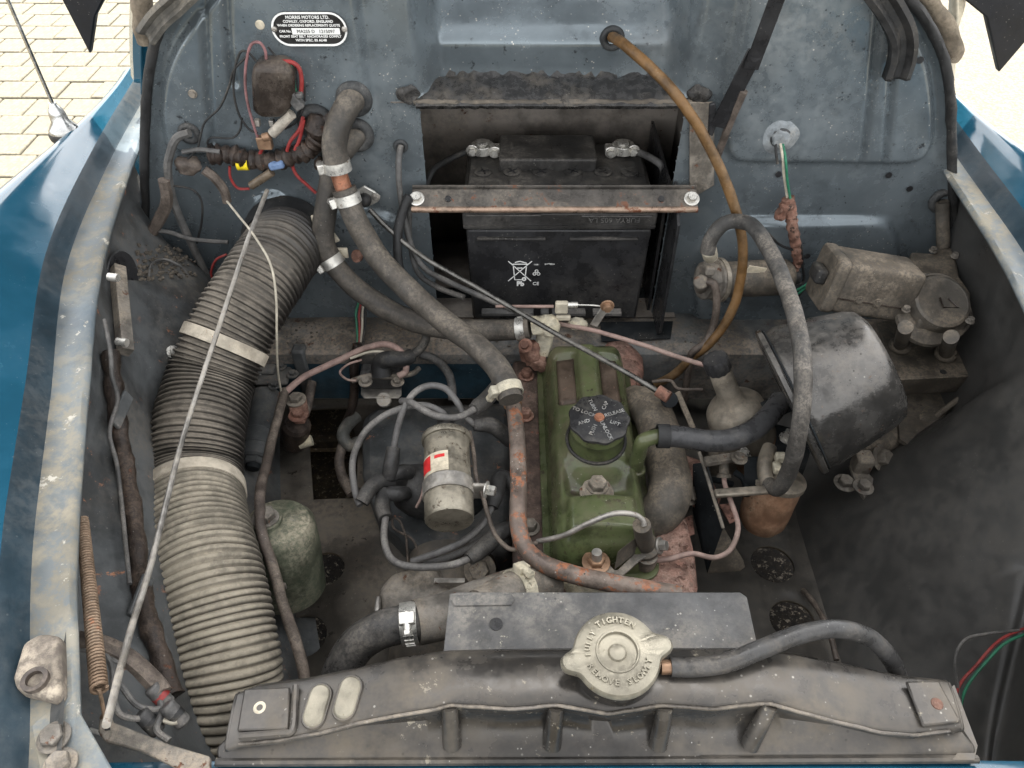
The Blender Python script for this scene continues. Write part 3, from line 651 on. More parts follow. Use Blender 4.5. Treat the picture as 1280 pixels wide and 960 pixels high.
def quadline(mb, a, b, w, y):
    p, q = W(*a, y=y), W(*b, y=y); d = (q - p).normalized(); n = d.cross(FR)
    mb.prism([p - n * w / 2, q - n * w / 2, q + n * w / 2, p + n * w / 2], V((0, -.0003, 0)))
yp = y0 + .0032
bs = MB()
K = lambda x, y: (620 + x / 12.8, 310 + y / 12.8)
for a, b in (((195, 210), (560, 528)), ((575, 210), (195, 528)), ((275, 262), (300, 510)), ((490, 262), (465, 480)), ((265, 258), (515, 258)), ((300, 507), (430, 507)), ((300, 232), (380, 212)), ((380, 212), (490, 240)), ((340, 320), (425, 320))): quadline(bs, K(*a), K(*b), .0013, yp)
c = W(*K(448, 497), y=yp); bs.ring(c, FR, .0012, .0033, .0004, 16)
obj('bin_symbol', bs, m_white, bt)
obj('lead_symbol', text('Pb', .0105, W(*K(390, 575), y=yp), XX, UP, .0002, bold=.0006), m_white, bt)
obj('conformity_mark', text('CE', .0078, W(*K(637, 572), y=yp), XX, UP, .0002), m_white, bt)
rc = MB(); c = W(*K(648, 400), y=yp)
for k in range(3):
    a = math.pi / 2 + k * 2 * math.pi / 3; p = c + V((math.cos(a), 0, math.sin(a))) * .0033
    rc.ring(p, FR, .0017, .0026, .0003, 12)
obj('recycling_symbol', rc, m_white, bt)
for s_, kx, ky in (('10051', 648, 266), ('BATTERIA', 858, 260)): obj('small_lettering', text(s_, .0032, W(*K(kx, ky), y=yp), XX, UP, .0002), m_white, bt)
def terminal(px, py, lead, s, label):
    c = W(px, py, z=.912); c.y = min(c.y, 1.015)
    o = thing('battery_terminal', label, 'terminal', c, 'battery terminals')
    obj('post', MB().lathe(c, UP, [(.010, 0), (.009, .017), (.007, .019), (0, .019)], 20), m_zinc, o)
    obj('clamp_ring', MB().ring(c + UP * .009, UP, .0095, .0155, .013, 24), m_zinc, o, bevel=.001)
    obj('clamp_jaw', MB().box(c + V((s * .018, -.002, .008)), (.016, .016, .012)), m_zinc, o, bevel=.002)
    bolt(o, c + V((s * .018, -.011, .008)), FR, .0055, .006, m_zinc)
    bolt(o, c + V((-s * .014, -.010, .010)), FR, .0055, .005, m_zinc)
    return c
c = terminal(603, 192, None, 1, 'corroded silver clamp on the left battery post')
pipe('battery_cable', [c + V((-.014, 0, .008)), W(560, 200, y=.98), W(540, 215, y=.95), W(530, 245, y=.93), W(528, 275, y=.93)], .0045, m_rub, 'thick black cable off the left battery post', 'cable')
c = terminal(778, 192, None, -1, 'corroded silver clamp on the right battery post')
pipe('battery_cable', [c + V((.014, 0, .006)), W(818, 200, y=.97), W(829, 212, y=.96), W(832, 240, y=.955), W(845, 258, y=.95), W(846, 280, y=.94), W(826, 292, y=.95)], .0050, m_grayc, 'dark grey cable off the right battery post', 'cable')
pipe('earth_strap', [W(850, 196, y=.98), W(852, 210, y=.96), W(842, 232, y=.94)], .0055, m_zinc, 'short braided earth strap on the right recess wall', 'strap')
# battery clamp bar
br = thing('battery_clamp', 'rust flecked steel bar clamping the battery across its top', 'clamp bar', W(693, 250, y=.862))
a, b = W(512, 228, y=.866), W(876, 230, y=.866); z_ = a.z
obj('clamp_bar', MB().box(((a.x + b.x) / 2, .870, .9215), (b.x - a.x, .026, .003), (XX, V((0, .86, .5)), V((0, -.5, .86)))).box(((a.x + b.x) / 2, .8845, .9265), (b.x - a.x, .003, .012)), M('dark_bar_steel', (.085, .078, .070), .32, .5, .42, (.2, .17, .135), 30, .3, .3, chips=.3, ccol=(.17, .08, .05), csc=60), br, bevel=.001)
obj('rolled_edge', MB().cyl(V((a.x, .858, .9125)), V((b.x, .858, .9125)), .0042, 12), M('coppery_edge', (.30, .21, .155), .35, .6, .35, (.3, .25, .19), 60, .3, .3, chips=.3, ccol=(.2, .08, .045)), br)
for px, py in ((559, 233), (829, 235)): 
    c = W(px, py, y=.866); obj('bar_hole', MB().lathe(V((c.x, .8675, .9222)), V((0, -.5, .86)), [(.0042, 0), (.0042, .0014), (0, .0014)], 14), m_black, br)
for px in (519, 868): 
    c = W(px, 232, y=.866); bolt(br, V((c.x, .8675, .9225)), V((0, -.5, .86)), .0068, .007, m_zinc, 1.5)
# right side recess bracket
mb = MB().prism([W(862, 128, y=.893), W(870, 128, y=.893), W(893, 128, y=.893), W(893, 232, y=.893), W(862, 250, y=.893)], V((0, .003, 0))); obj('stay_bracket', mb, m_brack, car, bevel=.001)
xr = XB + .001
mb = MB().prism([V((xr, .90, .93)), V((xr, .84, .90)), V((xr, .835, .72)), V((xr, .85, .705)), V((xr, .90, .705))], V((.004, 0, 0))); solo('support_plate', mb, m_black, 'black upright support plate at the right of the battery', 'bracket', bevel=.001)
# bonnet stay and tube
st = thing('bonnet_stay', 'folding black metal bonnet stay rising at the upper right', 'stay', W(893, 165, y=.88))
p0, p1, p2 = W(896, 158, y=.875), W(945, 62, y=.86), W(985, -40, y=.84)
def flat(mb, P, w, th, n=FR):
    for a, b in zip(P, P[1:]):
        d = (b - a).normalized(); s_ = d.cross(n).normalized(); mb.prism([a - s_ * w / 2, b - s_ * w / 2, b + s_ * w / 2, a + s_ * w / 2], n * th)
    return mb
obj('lower_arm', flat(MB(), [p0, p1], .019, .003), m_black, st, bevel=.001); obj('upper_arm', flat(MB(), [W(938, 86, y=.855), p2], .017, .003), m_black, st, bevel=.001)
obj('pivot', MB().lathe(W(943, 68, y=.856), FR, [(.007, 0), (.006, .006), (0, .006)], 16), m_black, st)
mb = MB().prism([W(a, b, y=.878) for a, b in ((886, 128), (893, 126), (897, 148), (890, 168), (884, 166))], V((0, -.006, 0))); obj('hinge_lug', mb, m_black, st, bevel=.0015)
pipe('stay_tube', [W(930, 114, y=.865), W(912, 155, y=.875), W(897, 194, y=.885)], .0048, m_dirtp, 'short dirty metal tube beside the bonnet stay', 'tube')
# conduit from the top grommet
pipe('conduit', [(763, 45, 'y', .955), (772, 50, 'y', .915), (785, 60, 'y', .89), (815, 86, 'y', .86), (850, 125, 'y', .83), (885, 180, 'y', .82), (912, 240, 'y', .81), (926, 290, 'y', .80), (928, 330, 'y', .79), (920, 375, 'y', .78), (903, 410, 'y', .775), (880, 436, 'y', .77), (865, 447, 'y', .775), (840, 470, 'y', .78), (820, 480, 'y', .79)], .0062, m_brnp, 'long brown conduit looping down from the top centre grommet', 'conduit', seg=14)
pipe('pipe', [(884, 352, 'y', .80), (893, 356, 'y', .795), (896, 380, 'y', .79), (892, 405, 'y', .785), (882, 428, 'y', .775), (866, 440, 'y', .77), (862, 455, 'y', .775), (855, 500, 'y', .77)], .0052, m_dirtp, 'short brown pipe curving down from the fuel pump', 'pipe')
# throttle cable etc. from small grommet
pipe('cable', [(501, 182, 'y', .895), (498, 205, 'y', .88), (500, 240, 'y', .875), (506, 275, 'y', .87), (515, 310, 'y', .86), (530, 335, 'y', .85), (560, 352, 'y', .83), (600, 370, 'y', .81), (660, 395, 'y', .80), (675, 403, 'y', .80)], .0040, m_grayc, 'grey sheathed cable dropping from the small grommet left of the battery', 'cable')
pipe('choke_cable', [(620, 383, 'y', .80), (660, 383, 'y', .79), (692, 383, 'y', .79)], .0022, m_pinkw, 'pinkish cable end held by the tan clip behind the engine', 'cable')
pipe('choke_cable', [(665, 400, 'y', .80), (700, 405, 'y', .79), (745, 414, 'y', .77), (800, 430, 'y', .75), (850, 447, 'y', .73), (888, 459, 'y', .715)], .0032, m_pinkw, 'long pinkish cable running behind the rocker cover to the carburettor', 'cable')
o, P = pipe('throttle_rod', [(462, 262, 'y', .86), (490, 290, 'y', .845), (530, 322, 'y', .825), (600, 362, 'y', .79), (700, 420, 'y', .735), (780, 464, 'y', .675), (828, 493, 'y', .645)], .0034, M('dark_rod_steel', (.13, .125, .115), .28, .8, .3, (.2, .18, .15), 50), 'thin dark throttle rod slanting across the rocker cover', 'rod')
fl = thing('throttle_flange', 'pale diamond flange with a rubber plug on the bulkhead', 'flange', W(459, 262, y=.89))
obj('flange_plate', MB().prism([W(a, b, y=.885) for a, b in ((443, 240), (455, 233), (468, 240), (476, 247), (472, 253), (462, 258), (450, 256))], V((0, .004, 0))), m_zinc, fl, bevel=.001)
obj('rubber_plug', MB().ball(W(456, 250, y=.880), .009, 16, (1, 1.1, 1)), m_rub, fl)
bolt(fl, W(470, 246, y=.884), FR, .0035, .003, m_steel)
# ================================================================ HEATER HOSES
h1 = thing('heater_hose', 'fat dusty heater hose with copper joint running to the orange pipe', 'hose', W(640, 495, y=.62), 'heater hoses')
P = spline(PTS([(446, 120, 'y', .895), (436, 130, 'y', .88), (424, 152, 'y', .865), (418, 180, 'y', .855), (420, 200, 'y', .850), (423, 214, 'y', .848)]), 8)
obj('rubber_hose', MB().tube(P, .0155, 20).lump(.0014, 28), m_hose, h1); clamp(h1, P, .93, .0160, .013, side=(-1, -.3, 0))
P = spline(PTS([(421, 208, 'y', .848), (426, 225, 'y', .845), (432, 242, 'y', .842)]), 6); obj('copper_joint', MB().tube(P, .0105, 18), m_copper, h1)
P = spline(PTS([(430, 236, 'y', .842), (438, 258, 'y', .836), (452, 290, 'y', .822), (475, 325, 'y', .80), (510, 362, 'y', .77), (550, 397, 'y', .74), (590, 428, 'y', .70), (618, 455, 'y', .665), (633, 480, 'y', .635), (639, 500, 'y', .615)]), 8)
obj('rubber_hose', MB().tube(P, .0150, 20).lump(.0014, 28), m_hose, h1); clamp(h1, P, .035, .0155, .013, side=(-1, -.4, 0)); clamp(h1, P, .965, .0155, .012, side=(-1, -.4, .2), m=m_corrode)
h2 = thing('heater_hose', 'second dusty heater hose bending under the first to the corroded valve', 'hose', W(540, 410, y=.78), 'heater hoses')
P = spline(PTS([(450, 166, 'y', .895), (438, 176, 'y', .885), (420, 200, 'y', .872), (412, 235, 'y', .862), (406, 270, 'y', .852), (404, 298, 'y', .845), (410, 318, 'y', .84), (424, 338, 'y', .832), (450, 364, 'y', .82), (490, 390, 'y', .80), (535, 407, 'y', .79), (590, 413, 'y', .785), (640, 412, 'y', .782), (662, 410, 'y', .78)]), 8)
obj('rubber_hose', MB().tube(P, .0145, 20).lump(.0014, 28), m_hose, h2); clamp(h2, P, .385, .0150, .013, side=(-1, -.3, -.5)); clamp(h2, P, .975, .0150, .012, side=(.2, 0, -1), m=m_zinc)
mb = MB().box(W(411, 290, y=.858), (.012, .004, .036), (V((.9, 0, .42)), V((0, 1, 0)), V((-.42, 0, .9)))).box(W(396, 274, y=.858), (.014, .004, .012)).box(W(426, 316, y=.85), (.02, .004, .016)); solo('hose_bracket', mb, m_cream, 'pale metal bracket behind the crossing heater hoses', 'bracket', bevel=.0015)
mb = MB().lathe(W(447, 318, y=.845), FR, [(.008, 0), (.008, .006), (.005, .012), (0, .012)], 16); solo('rusty_fitting', mb, m_rust, 'small rusty stud between the two heater hoses', 'fitting')
# corroded heater valve
hv = thing('heater_valve', 'white crusted corroded heater valve behind the rocker cover', 'valve', W(678, 440, y=.77))
mb = MB().cyl(W(664, 408, y=.78), W(690, 406, y=.78), .0125); mb.cyl(W(684, 404, y=.78), W(678, 440, y=.775), .0115); mb.ball(W(686, 407, y=.78), .016, 16); obj('valve_body', mb.lump(.0035, 130), m_corrode, hv)
mb = MB().ball(W(664, 440, y=.77), .016, 16).ball(W(672, 452, y=.765), .013, 14).lump(.006, 110); obj('rusty_base', mb, m_rust, hv); bolt(hv, W(657, 432, y=.757), V((-.2, -.6, .77)), .006, .008, m_rust)
cl = thing('cable_clip', 'tan cable clip and pivot lever behind the rocker cover', 'clip', W(705, 400, y=.785))
obj('clip', MB().box(W(702, 384, y=.783), (.017, .008, .018)).box(W(704, 397, y=.783), (.02, .006, .008)), m_cream, cl, bevel=.002)
obj('cable_ferrule', MB().cyl(W(710, 381, y=.783), W(722, 381, y=.783), .004, 12), m_zinc, cl)
pipe('cable_wire', [(720, 381, 'y', .783), (745, 382, 'y', .782), (765, 386, 'y', .78)], .0012, m_zinc, 'bare silver wire behind the rocker cover', 'wire')
lv = thing('pivot_lever', 'slanted steel lever with a brass pivot nut behind the engine', 'lever', W(745, 405, y=.78))
obj('lever_arm', flat(MB(), [W(760, 378, y=.782), W(742, 406, y=.778)], .011, .003), m_steel, lv, bevel=.001); bolt(lv, W(759, 382, y=.777), FR, .0058, .008, m_brass); 
obj('grease_cup', MB().ball(W(722, 405, y=.79), .010, 14, (1.4, 1, .8)).lump(.003, 160), m_corrode, cl)
# black plate right of battery foot
solo('heat_pad', MB().prism([W(750, 404, z=.703), W(841, 403, z=.703), W(838, 424, z=.703), W(752, 428, z=.703)], V((0, 0, .003))), m_dark, 'flat black plate on the shelf below the battery', 'plate', bevel=.0008)
# ================================================================ CORRUGATED HEATER TRUNK
ct = thing('corrugated_hose', 'large dusty ribbed air hose with two cream straps on the left', 'hose', W(240, 950, z=.70))
Pc = spline(PTS([(364, 300, 'y', .88), (356, 308, 'y', .845), (341, 330, 'y', .80), (314, 372, 'y', .748), (284, 425, 'y', .70), (262, 480, 'y', .655), (248, 540, 'y', .595), (242, 600, 'y', .54), (246, 660, 'y', .475), (258, 720, 'y', .42), (270, 780, 'y', .375), (279, 840, 'y', .335), (279, 900, 'y', .30), (266, 960, 'y', .27), (245, 1010, 'y', .25)]), 10)
SR = 8
for f0, f1, wdt, m_ in ((0, .515, .42, m_corr), (.515, 1, .66, m_corr2)):
    full = resample(Pc, 1000); seg_ = full[int(f0 * 1000):int(f1 * 1000) + 1]; NR = round(plen(seg_) / .0068)
    def rf(f, i):
        ph = (i % SR) / SR; F_ = lerp(f0, f1, f)
        r_ = 1 + .020 * math.sin(math.pi * ph / wdt) if ph < wdt else .945
        r_ += .006 * math.sin(i * .37) + .004 * math.sin(i * .11 + 1)
        return r_ * lerp(.93, 1.06, sm(.1, .8, F_))
    obj('ribbed_hose', MB().tube(resample(seg_, NR * SR), .0535, 40, rf=rf).lump(.0016, 18, 2), m_, ct, sharp=70)
for f, nm in ((.265, 0), (.515, 1)):
    c, ax = at(Pc, f); r_ = .0535 * lerp(.93, 1.06, sm(.1, .8, f)) * 1.028
    obj('strap', MB().ring(c, ax, r_ - .001, r_ + .0012, .015, 44), m_strap, ct, bevel=.0005)
c, ax = at(Pc, .52); obj('strap_screw', MB().cyl(c + V((-.058, -.02, .0)), c + V((-.066, -.03, .0)), .004, 12), m_zinc, ct)
c = W(360, 298, y=.885); obj('collar', MB().lathe(c, FR, [(.060, -.012), (.060, .012), (.056, .022), (.048, .022)], 36), m_rub, ct)
pipe('release_rod', [W(334, 238, y=.85), W(310, 300, y=.755), W(285, 375, y=.67), W(250, 480, y=.57), W(225, 560, y=.49), W(190, 700, y=.355), W(160, 800, y=.27), W(133, 906, y=.185)], .0027, m_steel, 'long thin release rod lying over the corrugated hose', 'rod')
pipe('wire', [(284, 252, 'y', .85), (300, 272, 'y', .80), (318, 295, 'y', .76), (338, 330, 'y', .72), (345, 370, 'y', .70), (346, 420, 'y', .69), (347, 460, 'y', .70), (351, 488, 'y', .71)], .0014, m_insul, 'thin cream wire hanging down beside the corrugated hose', 'wire')
# ================================================================ LEFT WALL ITEMS
Lw = lambda px, py: W(px, py, x=None, y=None, t=None, z=None)
def onwall(px, py, off=.012):     # point on the left inner wing
    best = None
    for k in range(120):
        t_ = .35 + k * .007; p = W(px, py, t=t_); pr = spline2(left_prof(p.y, ctab(LI, p.y) - .006, -1)); xw = None
        for (a, b), (c_, d) in zip(pr, pr[1:]):
            if min(b, d) <= p.z <= max(b, d): xw = lerp(a, c_, (p.z - b) / (d - b + 1e-9)); break
        if xw is not None and p.x - xw < off: return p
    return W(px, py, t=.75)
lo_ = thing('wiring_loom', 'thick black taped loom running down the left inner wing', 'wiring loom', onwall(215, 885))
P = spline([onwall(*p, .012) for p in ((138, 440), (142, 480), (148, 530), (158, 590), (168, 650), (174, 710), (184, 770), (200, 820), (216, 870))], 8)
obj('taped_bundle', MB().tube(P, .0088, 14, rf=lambda f, i: 1 + .1 * math.sin(i * .9)).lump(.0015, 140), m_tape, lo_)
pipe('cable', [onwall(*p, .020) for p in ((131, 400), (138, 440), (140, 470), (147, 500), (137, 540), (146, 580), (152, 630), (158, 690), (162, 730))], .0022, m_grayc, 'thin grey wire clipped over the left wall loom', 'cable', 'cables on the left inner wing')
for i, (px, py) in enumerate(((152, 512), (176, 746))):
    c = onwall(px, py, .020); solo('cable_clip', MB().box(c, (.004, .038, .014), (V((.9, .1, .3)), V((.1, .95, .2)), V((-.3, 0, .95)))), m_inner, ('grey metal strap clip over the loom on the left inner wing', 'lower grey strap clip over the loom near the spring')[i], 'clip', bevel=.001)
lb = thing('bolted_bracket', 'narrow upright metal bracket with two bolts below the left ledge', 'bracket', onwall(158, 445, .02))
a, b = onwall(147, 335, .012), onwall(157, 440, .014)
obj('bracket_bar', MB().tube([a, b], .010, 4).lump(.0005, 90), m_brack, lb, bevel=.001)
for px, py in ((152, 346), (163, 427)): 
    c = onwall(px, py, .03); mb = MB().cyl(c - V((.014, 0, 0)), c + V((-.003, -.002, 0)), .0045, 14); obj('bolt', mb, m_zinc, lb)
c = onwall(146, 350, .002); obj('dark_opening', MB().lathe(onwall(153, 345, .004), V((1, -.1, .05)), [(.030, 0), (.029, .0015), (0, .0015)], 28, rmul=lambda t, r, h: 1), m_black, car)
bolt(car, onwall(216, 440, .006), V((.6, -.5, .6)), .005, .006, m_zinc)
solo('wire_stub', MB().tube(spline([onwall(*p, .01) for p in ((186, 345), (190, 330), (206, 325), (222, 332))], 6), .0014, 8), m_grayc, 'small loop of wire on the left wheel arch by the rust patch', 'wire')
if 0: obj('rust_patch', MB().lathe(onwall(195, 362, .004), V((.75, -.3, .6)), [(.020, 0), (.012, .002), (0, .0026)], 20, rmul=lambda t, r, h: 1 + .3 * math.sin(2 * t) + .2 * math.sin(5 * t)), m_rust, car)
# spring and lever
sp = thing('return_spring', 'long rusty coil spring hanging by the left inner wing', 'spring', W(128, 900, z=.89))
a, b = W(103, 650, z=.915), W(124, 862, z=.925); d = (b - a); n_ = 60; u_, v_, _ = basis(d)
hel = [a + d * (k / (n_ * 10)) + (u_ * math.cos(2 * math.pi * k / 10) + v_ * math.sin(2 * math.pi * k / 10)) * lerp(.0040, .0052, k / (n_ * 10)) for k in range(n_ * 10 + 1)]
obj('coil', MB().tube(hel, .00125, 6), m_spring, sp)
obj('hook', MB().tube(spline([b, W(127, 875, z=.915), W(130, 893, z=.90), W(127, 897, z=.892)], 6), .0014, 8), m_spring, sp)
lv = thing('release_lever', 'rust edged steel lever with slotted end beside the radiator', 'lever', W(195, 935, z=.88))
P = [W(a, b, z=.888) for a, b in ((124, 895), (128, 890), (136, 890), (140, 902), (215, 931), (262, 945), (262, 962), (225, 962), (180, 940), (130, 926), (122, 915))]
obj('lever_arm', MB().prism(P, V((0, 0, -.006))), m_brack, lv, bevel=.0012)
obj('slot', MB().prism([W(a, b, z=.8886) for a, b in ((129, 903), (136, 903), (138, 912), (131, 913))], V((0, 0, -.002))), m_black, lv)
obj('split_pin', MB().cyl(W(112, 912, z=.886), W(128, 917, z=.886), .0016, 8), m_zinc, lv)
# lamp cables front left
for l, r_, m_, lb_ in (([(97, 800), (130, 806), (165, 826), (190, 850), (203, 868)], .0085, m_dirtp, 'thick grey brown sleeve behind the spring at lower left'),
        ([(95, 812), (120, 815), (150, 828), (185, 830)], .0022, m_grayc, 'grey wire crossing behind the spring'),
        ([(130, 815), (140, 835), (142, 870), (150, 893), (175, 898), (185, 887)], .0026, m_grayc, 'grey wire loop hanging into the connector at lower left'),
        ([(150, 855), (170, 880), (190, 887), (202, 885)], .0026, m_grayc, 'grey wire curling between lower left connectors'),
        ([(198, 865), (202, 890), (196, 912), (212, 926)], .0028, m_grayc, 'grey wire dropping behind the release lever'),
        ([(205, 900), (215, 903), (222, 902)], .0022, m_insul, 'pale wire end by the hose foot')):
    pipe('cable', [(a, b, lerp(.895, .865, sm(100, 215, a))) for a, b in l], r_ * .9, m_, lb_, 'cable', 'lamp cables at the lower left', seg=8)
for (a, b), s_ in (((187, 903), 'dark bullet connector at the lower left wires'), ((219, 893), 'grey bullet connector beside the hose foot'), ((200, 870), 'connector sleeve with red band on the lower left wires')):
    c = W(a, b, z=.865); o = thing('bullet_connector', s_, 'connector', c, 'bullet connectors at lower left'); obj('sleeve', MB().cyl(c + V((-.006, .004, .008)), c + V((.006, -.004, -.008)), .0062, 14), m_boot if a < 195 else m_grayc, o, bevel=.002)
    obj('band', MB().cyl(c + V((-.001, .001, .001)), c + V((.002, -.001, -.002)), .0066, 14), m_red if a == 200 else m_rub, o)
# bump stop and ledge bolts
bs = thing('rubber_buffer', 'dusty grey rubber bonnet buffer on the left ledge', 'buffer', W(68, 855, z=.95))
zb_ = .938
P = [W(a, b, z=zb_) for a, b in ((28, 858), (40, 815), (62, 803), (87, 806), (87, 880), (74, 884), (32, 874))]
obj('buffer_block', MB().prism(P, V((0, 0, .016))), M('dusty_buffer_rubber', (.12, .10, .085), .8, 0, .7, (.36, .31, .24), 24, .3, .4), bs, bevel=.006, bseg=4)
c = W(44, 850, z=zb_ + .018); obj('recess_cup', MB().ring(c, UP, .0055, .0085, .004, 20), m_dirtp, bs)
for px, py in ((68, 922), (76, 956)): bolt(car, W(px, py, z=.940), UP, .0075, .006, m_brack, 1.4)
obj('ledge_plate', MB().prism([W(a, b, z=.9335) for a, b in ((36, 880), (98, 886), (140, 960), (170, 1010), (60, 1010))], V((0, 0, .0035))), m_ledge, car, bevel=.001)
# ================================================================ GREEN CANISTER
c = W(362, 735, z=.60); top = W(347, 652, z=.715); ax = (top - c).normalized(); hgt = (top - c).length
gc = thing('green_canister', 'dusty green oil canister with hex plug standing beside the ribbed hose', 'canister', c)
obj('can_body', MB().lathe(c, ax, [(.040, 0), (.0445, .005), (.0445, hgt * .62), (.042, hgt * .93), (.036, hgt), (.015, hgt + .004), (0, hgt + .004)], 40), m_canis, gc)
p = c + ax * (hgt + .003) + V((-.012, -.004, 0)); obj('boss', MB().lathe(p, ax, [(.020, -.003), (.018, .006), (.010, .008), (0, .008)], 24), m_canis, gc); bolt(gc, p + ax * .007, ax, .012, .010, m_brack, 1.3)
bolt(gc, c + ax * (hgt - .003) + V((-.034, -.012, 0)), ax, .010, .014, m_brack, 1.2, 'outlet_plug')
obj('band_clip', MB().box(c + ax * hgt * .55 + V((.006, -.0445, 0)), (.014, .004, .010)), m_brack, gc, bevel=.001)
# brown cable over canister
pipe('battery_lead', [(356, 488, .70), (349, 515, .70), (341, 545, .70), (333, 580, .71), (326, 610, .73), (325, 635, .735), (328, 668, .73), (341, 708, .71), (355, 760, .70), (369, 800, .70), (380, 842, .68), (386, 885, .65)], .0062, m_dirtp, 'long brown lead passing over the green canister', 'cable', seg=14)
pipe('battery_lead', [(357, 490, .70), (380, 471, .71), (420, 452, .72), (452, 437, .73), (480, 430, .74), (498, 437, .74), (506, 450, .735), (507, 464, .72), (498, 470, .715)], .0046, m_pinkw, 'pinkish sleeved cable arching to the starter switch', 'cable', seg=14)
pipe('wire', [(438, 448, .725), (462, 440, .735), (485, 441, .735), (505, 450, .73), (509, 462, .72)], .0018, m_insul, 'thin cream wire beneath the pinkish cable', 'wire')
pipe('wire', [(452, 450, .72), (436, 455, .72), (425, 465, .71), (433, 474, .71), (445, 476, .71)], .0017, m_pinkw, 'thin pink wire loop left of the starter switch', 'wire')
# cylinder unit with bolted plates at left
sw = thing('brake_cylinder', 'dark grey cylinder with end nut mounted beside the corrugated hose', 'cylinder', W(316, 590, z=.60))
a, b = W(334, 492, z=.655), W(318, 574, z=.63)
obj('barrel', MB().lathe(b, (a - b), [(.0165, 0), (.0195, .003), (.0195, .020), (.0205, .021), (.0205, .025), (.0198, .026), (.0198, .042), (.0207, .043), (.0207, .046), (.0200, .047), (.0200, (a - b).length)], 30), m_inner, sw)
obj('end_nut', MB().hexa(b + (b - a).normalized() * -.001, (b - a), .015, .010), m_inner, sw); obj('end_cap', MB().lathe(b + (b - a).normalized() * .008, (b - a), [(.010, 0), (.009, .007), (0, .008)], 20), m_dark, sw)
obj('mount_plate', MB().box(W(338, 470, z=.668), (.058, .036, .008)).box(W(332, 462, z=.676), (.03, .018, .010)), m_inner, sw, bevel=.004)
for px, py in ((322, 466), (351, 458), (366, 468), (343, 482)): bolt(sw, W(px, py, z=.674), UP, .0055, .005, m_inner)
sv = thing('cable_lug', 'rusty two bolt lug plate on a black insulator', 'lug', W(368, 545, z=.60))
obj('lug_plate', MB().prism([W(a, b, z=.672) for a, b in ((360, 496), (370, 490), (382, 494), (386, 515), (380, 527), (368, 527), (362, 515))], V((0, 0, -.005))), m_rust, sv, bevel=.001)
bolt(sv, W(370, 500, z=.673), UP, .009, .008, m_brack); bolt(sv, W(373, 519, z=.673), UP, .0085, .007, m_rust)
obj('insulator', MB().lathe(W(367, 552, z=.60), W(372, 525, z=.66) - W(367, 552, z=.60), [(.019, 0), (.020, .008), (.020, .05), (.016, .055), (0, .055)], 24), m_tape, sv)
obj('outlet', MB().cyl(W(374, 555, z=.612), W(390, 550, z=.615), .008, 14), m_corrode, sv)
pipe('bracket_rod', [(390, 478, .66), (386, 500, .65), (380, 520, .64)], .007, m_dirtp, 'short dirty rod beside the rusty lug plate', 'rod')
obj('tunnel_upright', MB().box(W(380, 462, z=.66), (.02, .02, .09)), m_inner, car, bevel=.004)
# loom behind, going down to switch
pipe('wiring_loom', [(447, 430, 'y', .82), (443, 455, 'y', .805), (443, 490, 'y', .79), (438, 515, 'y', .78), (430, 535, 'y', .77), (430, 550, 'y', .765), (440, 556, 'y', .75)], .0068, m_tape, 'black taped loom dropping behind the starter switch', 'wiring loom')
pipe('sleeve', [(446, 520, .60), (434, 532, .60), (429, 545, .60), (436, 557, .59), (447, 553, .58)], .0095, M('crumpled_grey_tape', (.11, .11, .10), .45, 0, .4, sc=40, bump=.8), 'crumpled grey taped sleeve bend over the floor opening', 'sleeve')
pipe('cable', [(429, 555, .59), (424, 575, .58), (428, 595, .57), (440, 618, .565)], .0075, m_dirtp, 'dirty cable dropping over the floor opening', 'cable')
for i, (m_, lb_) in enumerate(((m_greenw, 'green wire in the exposed loom above the shelf'), (m_red, 'red wire in the exposed loom above the shelf'), (m_insul, 'cream wire in the exposed loom above the shelf'), (m_rub, 'black wire in the exposed loom above the shelf'))):
    pipe('wire', [(452 + i * 2, 368, 'y', .88), (445 + i * 4, 390, 'y', .86), (446 + i * 3.4, 408, 'y', .845), (447 + i * 2, 428, 'y', .825)], .0018, m_, lb_, 'wire', 'exposed loom wires', seg=8)
# starter switch
ss = thing('starter_switch', 'grimy starter switch block with rubber booted cable on the cross member', 'switch', W(477, 492, z=.66))
c = W(477, 470, z=.69)
obj('switch_body', MB().box(c, (.058, .030, .024)).box(c + V((-.02, -.012, .006)), (.016, .016, .02)).box(c + V((.022, -.010, .005)), (.018, .018, .018)), m_boot, ss, bevel=.003)
obj('base_plate', MB().prism([W(a, b, z=.675) for a, b in ((452, 470), (501, 470), (502, 493), (498, 497), (455, 497), (451, 492))], V((0, 0, -.003))), m_steel, ss, bevel=.001)
obj('round_tab', MB().lathe(W(480, 500, z=.670), V((0, -.5, .85)), [(.011, 0), (.010, .003), (0, .003)], 20), m_steel, ss)
obj('bus_bar', MB().tube(spline(PTS([(440, 476, .70), (462, 470, .705), (490, 471, .705), (515, 467, .70), (524, 460, .70)]), 5), .004, 8), m_brack, ss)
for px in (457, 497): bolt(ss, W(px, 478, z=.704), UP, .006, .006, m_brack)
obj('cable_boot', MB().tube(spline(PTS([(477, 470, .71), (476, 455, .725), (485, 449, .735), (505, 449, .735), (515, 444, .735)]), 6), .0125, 16, rf=lambda f, i: 1.1 - .3 * f), m_rub, ss)
pipe('battery_cable', [(512, 245, 'y', .865), (502, 268, 'y', .855), (497, 300, 'y', .84), (499, 335, 'y', .825), (509, 365, 'y', .81), (525, 392, 'y', .80), (533, 415, 'y', .79), (528, 433, 'y', .78), (512, 446, 'y', .77)], .0062, m_rub, 'thick black battery cable curving down to the starter switch', 'cable', seg=16)
pipe('cable', [(512, 255, 'y', .88), (512, 300, 'y', .88), (522, 340, 'y', .86), (545, 358, 'y', .84), (580, 372, 'y', .82)], .0038, m_grayc, 'grey cable behind the thick black battery cable', 'cable')
